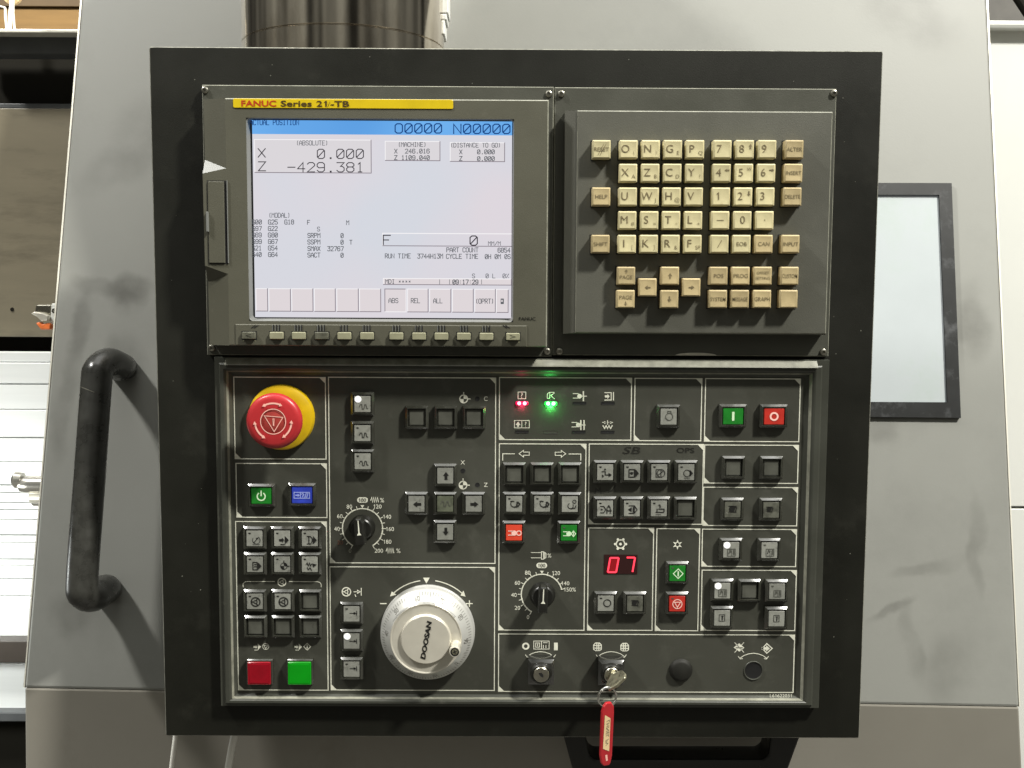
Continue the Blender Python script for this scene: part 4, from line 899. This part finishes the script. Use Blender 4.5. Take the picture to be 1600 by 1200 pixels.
# seven segment display
Rw = R4((944, 866.5), (996, 866.5), (995.5, 896.5), (943.5, 896.5), hp)
b = MB(M_segwin); b.rect(Rw, [(0, hp + .0001), (0, hp + .0004)], M_segwin); dsp = b.build('digit_display', plate)
def digit(px, py, segs):
    x, z = P(px, py); w_, h_, sk = .0036, .0062, .16; b = MB(M_seg); hh = hp + .0007
    q = lambda a, c_: (x + a * w_ + c_ * h_ * sk, z + c_ * h_)
    S7 = {'a': ((-.8, 1), (.8, 1)), 'b': ((1, .92), (1, .08)), 'c': ((1, -.08), (1, -.92)), 'd': ((-.8, -1), (.8, -1)), 'e': ((-1, -.08), (-1, -.92)), 'f': ((-1, .92), (-1, .08)), 'g': ((-.8, 0), (.8, 0))}
    if len(segs) > 4: b.poly([q(-1.2, 1.08), q(1.2, 1.08), q(1.2, -1.08), q(-1.2, -1.08)], hp + .0005, M_segoff)
    for s_ in segs: b.stroke([q(*S7[s_][0]), q(*S7[s_][1])], .0014, hh, M_seg)
    b.build('lit_digit', dsp)
digit(958, 882.5, 'abcdef'); digit(983.5, 882, 'abc')
# key switch marks
pr(lambda b: b.stroke(arc(*P(821.5, 1009.5), .0024, 0, 360, 20)[:-1], .0015, hs, M_white, closed=True))
pr(lambda b: (lines(b, [[(834, 1001.5), (858, 1001.5), (858, 1014), (834, 1014)]], closed=True), lines(b, [[(837, 1004.5), (843, 1004.5), (843, 1011), (837, 1011)]], closed=True), lines(b, [[(846, 1001.5), (846, 1014)], [(849, 1004), (855, 1004)], [(849, 1008), (849, 1012)], [(853, 1008), (853, 1012)], [(840, 1006), (840, 1009)]])))
pr(lambda b: fillp(b, [(865.5, 1004), (871.5, 1004), (871.5, 1016), (865.5, 1016)]))
def printer(px, py, f):
    def fn(b):
        x = lambda q: px + f * q
        lines(b, [[(x(-6), py + 4), (x(-6), py - 3), (x(-3), py - 6), (x(3), py - 6), (x(6), py - 3), (x(6), py + 4), (x(3), py + 6), (x(-3), py + 6)]], .0008, closed=True)
        lines(b, [[(x(-5), py - 2), (x(5), py - 2)], [(x(-5), py + 2), (x(5), py + 2)], [(x(-1), py - 5), (x(-1), py + 5)], [(x(2), py - 5), (x(2), py + 5)]], .0009)
    pr(fn)
printer(933.5, 1010.5, 1); printer(976, 1011, -1)
def swing(px, py, w_):
    def fn(b): lines(b, [[(px - w_, py), (px - w_ * .7, py - 4.5), (px - w_ * .35, py - 7), (px, py - 8), (px + w_ * .35, py - 7), (px + w_ * .7, py - 4.5), (px + w_, py)], [(px - w_ - 2.5, py - 3), (px - w_ + .5, py + 1), (px - w_ + 4, py + .5)], [(px + w_ + 2.5, py - 3), (px + w_ - .5, py + 1), (px + w_ - 4, py + .5)]], .0006)
    pr(fn)
swing(844.5, 1026, 21); swing(955, 1026, 21); swing(1177, 1028.5, 21)
pr(lambda b: (fillp(b, [(1146, 1011.5), (1155, 1005), (1163, 1012), (1155, 1018)]), lines(b, [[(1148, 1004), (1162, 1019)], [(1162, 1004), (1148, 1019)]], .0006), lines(b, [[(1150, 1012), (1160, 1012)]], .0008, M_plate)))
pr(lambda b: (lines(b, [[(1198, 1005.5), (1206.5, 1013), (1198, 1020.5), (1191, 1013)]], .0009, closed=True), fillp(b, [(1190, 1011), (1197, 1011), (1197, 1008), (1203, 1013), (1197, 1018), (1197, 1015), (1190, 1015)])))
ptext('L61622031', 1219.5, 1086.8, 5.3, maxw=.0195) if False else None
x_, z_ = L(1219.5, 1086.5, .0019); b = MB(M_whitefaint); b.text('L61622031', x_, z_, .0029, .0028, M_white, wid=.0188); b.build('printed_lettering', plate)

# ---- emergency stop
ex, ez = L(438.5, 652.6, .006)
b = MB(M_yellow); b.lathe(ex, ez, [(.0276, hp), (.0276, hp + .003), (.0268, hp + .006), (.022, hp + .0085), (.016, hp + .0085)], M_yellow, 72)
es = b.build('emergency_stop', panel, smooth=True, label='red mushroom stop button on yellow collar')
b = MB(M_estop); eh = .033
b.lathe(ex, ez, [(.013, hp + .0085), (.0128, eh - .012), (.0195, eh - .0105), (.0222, eh - .008), (.0228, eh - .005), (.0222, eh - .0022), (.0205, eh - .0006), (.018, eh), (.0106, eh + .0001), (.0103, eh - .0008)], M_estop, 72)
b.lathe(ex, ez, [(.0103, eh - .0008), (.0100, eh - .0006), (.002, eh - .0006)], M_estopdisc, 48)
mu = b.build('mushroom_cap', es, smooth=True, label='red twist mushroom head')
b = MB(M_pink); b.ring(ex, ez, .0098, .0105, eh + .0003, M_pink, 48)
for a0 in (-32, 88, 208):
    pts = arc(ex, ez, .0148, a0 + 4, a0 + 56, 14); b.stroke(pts[:-1], .0014, eh + .0002, M_pink)
    for i_, j_ in ((-1, -2), (0, 1)):
        e_ = Vector(pts[i_]); d_ = (Vector(pts[i_]) - Vector(pts[j_])).normalized(); n_ = Vector((-d_.y, d_.x))
        b.poly([e_ + d_ * .0018, e_ + n_ * .0015 - d_ * .0008, e_ - n_ * .0015 - d_ * .0008], eh + .0009, M_pink)
b.stroke([(ex - .0072, ez + .0046), (ex + .0078, ez + .0034), (ex + .0006, ez - .0082)], .0006, eh - .0004, M_pink, closed=True)
b.stroke([(ex - .0003, ez + .0022), (ex + .0007, ez + .0022), (ex + .0004, ez - .0034), (ex, ez - .0034)], .0005, eh - .0003, M_pink, closed=True)
b.build('turn_marks', es)

# ---- handwheel
def hw(x, z):
    r = math.hypot(x - hx, z - hz)
    return .0115 + (.0105 * max(0, min(1, (.0384 - r) / .0084)))
b = MB(M_alu2)
b.lathe(hx, hz, [(.0402, hp), (.0402, hp + .002), (.0396, hp + .003), (.0395, .0098), (.0391, .0108), (.0384, .0115)], M_alu2, 120, cap=False)
b.lathe(hx, hz, [(.0384, .0115), (.0300, .0220)], M_alu2, 120, cap=False)
wheel = b.build('handwheel', plate, smooth=True, angle=25, label='silver handwheel with graduated ring')
b = MB(M_alu)
b.lathe(hx, hz, [(.0300, .0220), (.0296, .0223), (.0290, .0222), (.0284, .0218), (.0212, .0219), (.0209, .0223), (.0206, .0240), (.0200, .0245)], M_alu, 96)
hub = b.build('wheel_hub', wheel, smooth=True, angle=25)
b = MB(M_ink); b.text('DOOSAN', hx + .0002, hz, .0042, .0248, M_ink, wid=.0330, rot=80, bold=.045, shear=.12); b.build('hub_lettering', wheel)
b = MB(M_inkgrey)
M_tick = mat('ring_graduation', (.11, .105, .09), .5)
for i in range(100):
    a = rad(3.6 * i - 12.7); s_, c_ = math.sin(a), math.cos(a); r0, r1 = .0375, (.0355 if i % 5 else .0345)
    b.stroke([(hx + r0 * s_, hz + r0 * c_), (hx + r1 * s_, hz + r1 * c_)], .00035, .0001, M_tick, hf=hw)
for i in range(58):
    a = rad(-62 + 2.0 * i); s_, c_ = math.sin(a), math.cos(a)
    b.stroke([(hx + .0312 * s_, hz + .0312 * c_), (hx + .0299 * s_, hz + .0299 * c_)], .0004, .0001, M_tick, hf=hw)
for n_ in range(10):
    a = -12.7 + 36 * (n_ - 6); s_, c_ = math.sin(rad(a)), math.cos(rad(a))
    b.text(str(n_ * 10), hx + .0335 * s_, hz + .0338 * c_, .0032, .0002, M_tick, rot=-a, hf=hw)
b.build('graduation', wheel)
kx_, kz_ = L(712, 1009, .0215)
b = MB(M_alu); t0 = .0215; b.lathe(kx_, kz_, [(.0050, t0), (.0050, t0 + .001), (.0042, t0 + .003), (.0042, t0 + .009), (.0048, t0 + .0115), (.0046, t0 + .0145), (.0041, t0 + .0155), (.0036, t0 + .0155)], M_alu, 28, cap=False)
b.lathe(kx_, kz_, [(.0036, t0 + .0155), (.0033, t0 + .0140)], M_gap, 28, cap=False); b.lathe(kx_, kz_, [(.0033, t0 + .0140), (.0030, t0 + .0142)], M_gap, 24, cap=False); b.lathe(kx_, kz_, [(.0028, t0 + .0142), (.0024, t0 + .0150), (.0012, t0 + .0151)], M_brasskey, 24)
for q in (0, 90):
    a = rad(q + 20); b.stroke([(kx_ - .0014 * math.cos(a), kz_ - .0014 * math.sin(a)), (kx_ + .0014 * math.cos(a), kz_ + .0014 * math.sin(a))], .0008, t0 + .0153, M_gap)
b.build('crank_knob', wheel, smooth=True)

# ---- key switches, blank plug, open hole
def keyswitch(px, py):
    x, z = L(px, py, hp + .013); b = MB(M_lockb); q = .0110
    b.rect((x - q, x + q, z - q, z + q), [(0, hp), (0, hp + .0106), (.0026, hp + .0131), (.0030, hp + .0132)], M_lockb, r=.0008, seg=2)
    o = b.build('key_switch', plate, smooth=True, angle=20)
    b = MB(M_black); b.lathe(x, z, [(.0094, hp + .0130), (.0090, hp + .0150), (.0078, hp + .0165), (.0068, hp + .0160)], M_black, 40); b.build('lock_collar', o, smooth=True)
    b = MB(M_nickel); b.lathe(x, z, [(.0066, hp + .0150), (.0066, hp + .0172), (.0060, hp + .0178)], M_nickel, 40)
    b.poly([(x - .0024, z + .0016), (x + .0002, z + .0019), (x + .0018, z - .0002), (x + .0016, z - .0022), (x - .0004, z - .0014)], hp + .0180, M_gap)
    b.build('lock_barrel', o, smooth=True)
    return x, z
keyswitch(845.5, 1051.5); ksx, ksz = keyswitch(955.5, 1052.5)
M_plug = mat('plug_rubber', (.016, .016, .013), .6, nscale=60, namt=.3, spec=.25)
x, z = L(1064.5, 1048.5, hp + .003); b = MB(M_plug)
b.lathe(x, z, [(.0100, hp), (.0100, hp + .0012), (.0092, hp + .0022), (.0086, hp + .0032), (.0070, hp + .0040)], M_plug, 40); b.build('blanking_plug', plate, smooth=True)
x, z = L(1177, 1047.5, hp); b = MB(M_rim)
b.lathe(x, z, [(.0084, hp + .0002), (.0080, hp + .0009), (.0074, hp + .0006), (.0073, hp + .0002)], M_rim, 40, cap=False)
b.lathe(x, z, [(.0074, hp + .0003), (.0062, hp + .0002), (.0030, hp + .00015)], M_gap, 40); b.build('plug_ring', plate, smooth=True)

# ---- black loop bracket below the housing
b = MB(M_black); yb = .035
def B3(px, py): return V(px, py, yb)
left = [(872, 1120), (909, 1120), (921, 1180), (930, 1187), (1192, 1187), (1201, 1180), (1208, 1120), (1262, 1120), (1218, 1240), (905, 1240)]
f_ = [B3(*q) for q in left]; bk = [p + Vector((0, .03, 0)) for p in f_]
n_ = len(left); b.v = [tuple(p) for p in f_ + bk]
outer = [tuple(range(n_)), tuple(reversed(range(n_, 2 * n_)))] + [(i, (i + 1) % n_, n_ + (i + 1) % n_, n_ + i) for i in range(n_)]
b.f = outer; b.m = [0] * len(outer)
b.build('lower_bracket', panel, bevel=.002)

# ================================================================== KEY, RING AND TAG
kt = thing('key_with_tag', (ksx, -.03, ksz), 'small key on a split ring with a red plastic tag hanging from the second lock', 'key')
b = MB(M_brasskey); y0 = -(hp + .018)
def K(px, py, h): p = V(px, py, -h); return p
bow = [K(947.5, 1071, .024), K(956, 1055, .021), K(966, 1050.5, .022), K(973, 1048, .030), K(978, 1053, .036), K(977, 1060, .040), K(964, 1073, .038), K(951, 1079, .034)]
nrm = (bow[2] - bow[0]).cross(bow[4] - bow[0]).normalized()
if nrm.y > 0: nrm = -nrm
b.loft([[p + nrm * -.0010 for p in bow], [p + nrm * .0010 for p in bow]], M_brasskey, capb=True)
pc = Vector((ksx, -(hp + .0178), ksz))
b.tube([pc + Vector((0, .004, 0)), pc, (bow[1] + bow[2]) / 2], .0022, M_brasskey, 8)
b.build('key_bow', kt, bevel=.0004)
rc = K(948.6, 1088.7, .034); rr = .0080
b = MB(M_chrome); u = Vector((1, .25, 0)).normalized(); w_ = Vector((0, 0, 1))
pts = [rc + u * rr * math.cos(2 * math.pi * i / 40) + w_ * rr * math.sin(2 * math.pi * i / 40) for i in range(41)]
b.tube(pts, .00085, M_chrome, 8, cap=False)
pts = [p + Vector((.0003, -.0014, 0)) for p in pts[3:38]]; b.tube(pts, .0007, M_chrome, 8)
b.build('split_ring', kt, smooth=True)
tp = K(949.5, 1097, .036); b = MB(M_tag)
ax = Vector((-.02, .06, -1)).normalized(); ux = Vector((1, .35, 0)).normalized(); ux = (ux - ax * ux.dot(ax)).normalized(); nn = ux.cross(ax).normalized()
if nn.y > 0: nn = -nn
def T(a, l_, d): return tp + ux * a + ax * l_ + nn * d
prof = [(-.0018, 0), (.0028, 0), (.0052, .004), (.0056, .010), (.0054, .047), (.0044, .053), (.0030, .0555), (-.0022, .0555), (-.0040, .053), (-.0054, .046), (-.0054, .008), (-.0042, .003)]
b.loft([[T(a, l_, -.0018) for a, l_ in prof], [T(a, l_, .0018) for a, l_ in prof]], M_tag, capb=True)
b.build('tag', kt, bevel=.0009, recalc=True)
b = MB(M_paper)
lp = [(-.0030, .0100), (.0022, .0135), (.0022, .0425), (-.0036, .0395)]
b.add([T(a, l_, .0021) for a, l_ in lp], [(0, 1, 2, 3)], M_paper)
vs, fs = text_mesh('LHNEL PV', -.01, .3); xs = [v[0] for v in vs]; k_ = .0230 / (max(xs) - min(xs))
b.add([T(-.0022 + v[1] * k_ * .9 * 1.0, .0140 + (v[0] - min(xs)) * k_, .0023) if False else T(.0014 - v[1] * .0042, .0145 + (v[0] - min(xs)) * k_, .0023) for v in vs], fs, M_inkgrey)
b.build('tag_label', kt, label='cream paper label with pencil lettering')
b = MB(M_gap); b.add([T(a, l_, .0020) for a, l_ in [(-.0012, .0455), (.0006, .0452), (.0014, .0505), (-.0002, .0510)]], [(0, 1, 2, 3)], M_pink); b.build('tag_slot', kt)

# ================================================================== SLIDING DOOR OF THE MACHINE
dr = thing('machine_door', (0, .10, -.25), 'large leaning grey sheet metal door behind the control panel', 'door')
def slab(mb, pts, th, nrm, m):
    f_ = list(pts); bk = [p - nrm * th for p in pts]; n_ = len(pts); k0 = len(mb.v)
    mb.add(f_ + bk, [tuple(range(n_)), tuple(reversed(range(n_, 2 * n_)))] + [(i, (i + 1) % n_, n_ + (i + 1) % n_, n_ + i) for i in range(n_)], m)
b = MB(M_door); dq = [D(134.5, -80), D(1538, -80), D(1593, 1105), D(38, 1075)]
slab(b, dq, .03, DN, M_door); b.build('door_panel', dr, recalc=True, bevel=.0025)
bl, br = dq[3], dq[2]
LN = Vector((0, -1, -.06)).normalized()
lo = [V(40, 1290, bl.y + .012), V(1603, 1320, br.y + .012)]
lq = [bl + Vector((0, .0004, -.0001)), br + Vector((0, .0004, -.0001)), lo[1], lo[0]]
b = MB(M_doorlow); slab(b, lq, .028, LN, M_doorlow); b.build('door_skirt', dr, recalc=True, bevel=.002)
# bright folded edge of the sheet
b = MB(M_edge); e0, e1 = dq[0], dq[3]
slab(b, [e0 + Vector((-.0022, .001, 0)), e0 + Vector((-.0002, .001, 0)), e1 + Vector((-.0002, .001, 0)), e1 + Vector((-.0014, .001, 0))], .028, DN, M_edge)
e0, e1 = dq[1], dq[2]
slab(b, [e0 + Vector((.0002, .001, 0)), e0 + Vector((.0022, .001, 0)), e1 + Vector((.0012, .001, 0)), e1 + Vector((.0002, .001, 0))], .028, DN, M_edge)
b.build('folded_edge', dr)
# window
b = MB(M_gasket); wo_ = [D(1150, 285, .004), D(1487, 286, .004), D(1501.5, 653, .004), D(1150, 649, .004)]
wi = [D(1180, 304, .004), D(1467.5, 304.5, .004), D(1480.5, 628.5, .004), D(1180, 627, .004)]
n4 = lambda P_, o_: [p + DN * o_ for p in P_]
b.loft([n4(wo_, -.0038), n4(wo_, 0), n4(wi, 0), n4(wi, -.003)], M_gasket, cap=False)
wf = b.build('window_frame', dr, recalc=True)
b = MB(M_glass); b.add(n4(wi, -.0022), [(0, 1, 2, 3)], M_glass); b.build('window_pane', dr)
# handle
def smoothp(P_, n=7):
    out = []
    for i in range(len(P_) - 1):
        p0, p1, p2, p3 = P_[max(i - 1, 0)], P_[i], P_[i + 1], P_[min(i + 2, len(P_) - 1)]
        for k_ in range(n):
            t = k_ / n; out.append(.5 * ((2 * p1) + (p2 - p0) * t + (2 * p0 - 5 * p1 + 4 * p2 - p3) * t * t + (3 * p1 - p0 - 3 * p2 + p3) * t ** 3))
    return out + [P_[-1]]
hp_ = smoothp([D(190, 573, -.002), D(188, 573, .022), D(170, 566, .050), D(154, 578, .064), D(150, 605, .066), D(139, 760, .066), D(128.5, 905, .066), D(132, 928, .062), D(146, 932, .046), D(163, 921, .020), D(166, 921, -.002)])
b = MB(M_handle); b.tube(hp_, .0138, M_handle, 20, up=Vector((1, 0, 0)))
b.build('door_handle', dr, smooth=True, label='black curved grab handle')
b = MB(M_screw)
a_ = D(148.8, 612.5, .066); c_ = D(148.3, 613.6, .066); b.tube([a_, c_], .0141, M_screw, 20, cap=False); b.build('handle_seam', dr)

# ================================================================== COLUMN
cc = V(538, 60, .095); colr = .0905
ct = thing('support_column', (cc.x, cc.y, .29), 'round polished steel column rising from the top of the control panel', 'column')
b = MB(M_steel)
def vlathe(mb, cx, cy, prof, m, n=64):
    mb.loft([[(cx + r * math.cos(2 * math.pi * k / n), cy + r * math.sin(2 * math.pi * k / n), z_) for k in range(n)] for r, z_ in prof], m)
zj = V(538, 37.5, .095 - colr).z
vlathe(b, cc.x, cc.y, [(colr, .20), (colr, zj - .0006), (colr - .0008, zj)], M_steel); b.build('lower_sleeve', ct, smooth=True)
b = MB(M_steel); vlathe(b, cc.x, cc.y, [(colr - .0012, zj - .001), (colr - .0012, zj + .0006), (colr - .0002, zj + .0012), (colr - .0002, .62)], M_steel); b.build('upper_tube', ct, smooth=True)
b = MB(M_cab)
for (x0, y0, x1, y1, q) in ((689, -30, 701.5, 25.5, 0), (690, 26, 699, 35.5, 1), (690, 36, 696, 58, 2)):
    p0, p1 = V(x0, y0, .095), V(x1, y1, .095); mb_ = b
    xx0, xx1, zz0, zz1 = p0.x, p1.x, p1.z, p0.z
    b.rects([(xx0, xx1, zz0, zz1, -.115), (xx0, xx1, zz0, zz1, -.085)], M_cab, capb=True)
b.build('cable_clip', ct, bevel=.001, label='stepped white clip on the side of the column')

# ================================================================== LATHE BODY SEEN AT THE LEFT
mb0 = thing('lathe_body', (-.62, .45, -.4), 'open left side of the lathe with brown chamber wall and white sliding cover', 'machine')
def vbox(name, x0, y0, x1, y1, yf, th, m, parent=mb0, label=None, bevel=.001):
    p0, p1 = V(x0, y0, yf), V(x1, y1, yf); b = MB(m)
    b.rects([(p0.x, p1.x, p1.z, p0.z, -yf - th), (p0.x, p1.x, p1.z, p0.z, -yf)], m, capb=True)
    return b.build(name, parent, label=label, bevel=bevel)
yL = .34
vbox('top_rail', -60, 52, 150, 84, yL, .03, M_rail)
vbox('rail_lip', -60, 44.5, 150, 51.5, yL - .02, .05, M_edge)
vbox('dark_gap', -60, 84, 150, 163, yL + .05, .01, M_dark)
vbox('gap_edge', -60, 161, 150, 170, yL + .03, .02, M_rail)
vbox('chamber_wall', -60, 168.5, 150, 527, yL + .03, .02, M_inner, label='brown stained chamber wall')
vbox('cover_recess', -60, 526, 150, 560, yL + .06, .01, M_dark)
ys = [549, 566, 600, 640, 684, 722, 758, 770, 786, 797, 812, 836, 848, 874, 884, 905, 932, 1001]
for a, b_ in zip(ys[:-1], ys[1:]): vbox('cover_slat', -60, a, 150, b_ - .12, yL + .01 + random.uniform(0, .002), .008, M_cover, bevel=.0012)
vbox('cover_back', -60, 549, 150, 1001, yL + .0205, .004, M_cover)
vbox('lower_rail', -60, 1001.5, 150, 1036, yL - .01, .03, M_railbr)
vbox('lower_cover', -60, 1036.5, 150, 1113, yL + .01, .02, M_cover)
vbox('base_beam', -60, 1113.5, 150, 1128, yL - .005, .02, M_rail)
vbox('base_cavity', -60, 1128.5, 150, 1280, yL + .02, .02, M_dark)
x, z = V(19, 483.5, yL + .03).x, V(19, 483.5, yL + .03).z
b = MB(M_dark); b.lathe(x, z, [(.0024, -yL - .0298), (.0020, -yL - .029), (.001, -yL - .029)], M_dark, 14); b.build('wall_bolt', mb0)

# cutting tool holder with orange coolant tip
yt = .285
tl_ = thing('cutting_tool', V(72, 495, yt), 'small bright tool holder with an orange part beside the door edge', 'tool')
def tpoly(name, pts, m, th=.012, par=tl_, y=yt):
    f_ = [V(*q, y) for q in pts]; b = MB(m); slab(b, f_, th, Vector((0, -1, 0)), m); return b.build(name, par, recalc=True, bevel=.0012)
tpoly('holder_block', [(56, 476), (80, 476), (80, 490), (72, 493), (54, 488)], M_nickel)
tpoly('clamp', [(80, 474), (98, 474), (98, 509), (78, 507), (79, 490)], M_cab, .02)
tpoly('insert', [(47.5, 490), (53, 487), (66, 489), (75, 493), (75, 501), (64, 502), (57, 495)], M_alu, .010, y=yt - .006)
tpoly('coolant_nozzle', [(55.5, 505), (60, 503), (65, 507), (75, 504), (79, 507), (78, 515), (64, 515.5)], M_orange, .010, y=yt - .004)
x, z = V(85, 485.7, yt - .001).x, V(85, 485.7, yt - .001).z
b = MB(M_chrome); b.lathe(x, z, [(.0028, -yt + .0005), (.0028, -yt + .002), (.0012, -yt + .002), (.001, -yt + .001)], M_chrome, 20); b.build('clamp_screw', tl_, smooth=True)
# chrome nozzle fitting
yn = .285
nz_ = thing('nozzle_fitting', V(45, 765, yn), 'polished chrome nozzle poking out from behind the door above the white cover', 'fitting')
def hl(name, prof, py, m, y=yn):          # lathe about a horizontal axis, prof: (px, radius px)
    b = MB(m); s_ = (y - CAM.y) / F_PX * 1.0; loops = []
    for px, rp_ in prof:
        c0 = V(px, py, y); r_ = rp_ * s_
        loops.append([(c0.x, c0.y + r_ * math.sin(2 * math.pi * k / 28), c0.z + r_ * math.cos(2 * math.pi * k / 28)) for k in range(28)])
    b.loft(loops, m, True, True); return b.build(name, nz_, smooth=True)
hl('barrel', [(33, 12), (42, 14.5), (50, 14), (90, 14)], 757, M_bright)
hl('flared_mouth', [(20.5, 8), (22, 11), (26, 14), (31, 13), (36, 12)], 750, M_bright)
hl('hex_collar', [(48, 9), (49, 9.5), (50, 10), (90, 10)], 776.5, M_alu)
hl('rear_ring', [(51, 4.5), (53, 6), (90, 6)], 785, M_bright)

# things above the rail
sh = thing('wooden_shelf', V(60, 25, .9), 'brown wooden boards beyond the top rail in the upper left corner', 'shelf')
vbox('board', -60, 11, 160, 60, .90, .02, M_wood, sh); vbox('upper_board', -60, -60, 160, 10.5, .895, .02, M_wood2, sh)
tb = thing('clear_hose', V(16, 20, .5), 'looped clear plastic hose standing on the rail in the top left corner', 'hose')
for pts, r_ in (([(17.5, -20), (17.5, 10), (15.5, 24), (15, 45)], .0022), ([(8, 12), (8.5, 28), (10.5, 45)], .0014), ([(21, -20), (20.5, 20), (22.5, 45)], .0014), ([(-6, 8), (3, 10.5), (8.5, 12)], .0010)):
    b = MB(M_cable); b.tube([V(*q, .36) for q in pts], r_, M_cable, 10); b.build('hose_run', tb, smooth=True)
b = MB(M_wood2); x0_ = V(20, -6, .365)
b = MB(M_cable); b.lathe(x0_.x, x0_.z, [(.0105, -.366), (.0100, -.362), (.004, -.361)], M_paper, 28); b.build('round_bulb', tb, smooth=True)

# white cabinet at the right, darker enclosure above it
cb = thing('white_cabinet', V(1620, 600, .33), 'tall white cabinet to the right of the grey door', 'cabinet')
vbox('upper_door', 1440, 46, 1760, 792.2, .33, .02, M_cab, cb); vbox('lower_door', 1440, 794.5, 1760, 1320, .33, .02, M_cab, cb)
vbox('seam', 1440, 780, 1760, 800, .352, .005, M_rail, cb)
vbox('top_ledge', 1440, 30, 1760, 45.5, .318, .05, M_cab, cb, bevel=.004)
en = thing('dark_enclosure', V(1580, 5, .7), 'dark grey enclosure above the white cabinet in the upper right corner', 'enclosure')
vbox('back_panel', 1440, -120, 1800, 60, .70, .02, M_cabdk, en)
b = MB(M_dark); b.tube([V(1585, -10, .60), V(1606, 22, .60)], .006, M_dark, 10); b.build('diagonal_strut', en)

# two clear tubes below the housing, bottom left
for i, (pts, r_, lb) in enumerate((([(277, 1110), (274, 1150), (271, 1175), (267, 1210), (262, 1260)], .0022, 'thin shiny clear tube hanging below the left corner of the control panel'),
                          ([(374, 1110), (366, 1150), (361, 1175), (355, 1210), (345, 1260)], .0034, 'thicker shiny clear tube hanging below the panel, right of the thin one'))):
    P_ = smoothp([V(*q, .045) for q in pts], 4); b = MB(M_cable); b.tube(P_, r_, M_cable, 12)
    b.build('clear_tube', None, label=lb, cat='tube', group='clear tubes hanging below the control panel', smooth=True)
# floor far below, back wall of the workshop
b = MB(M_cabdk); b.add([(-6, -4, -1.3), (6, -4, -1.3), (6, 4, -1.3), (-6, 4, -1.3)], [(0, 1, 2, 3)], M_cabdk); b.build('floor', None, kind='structure')
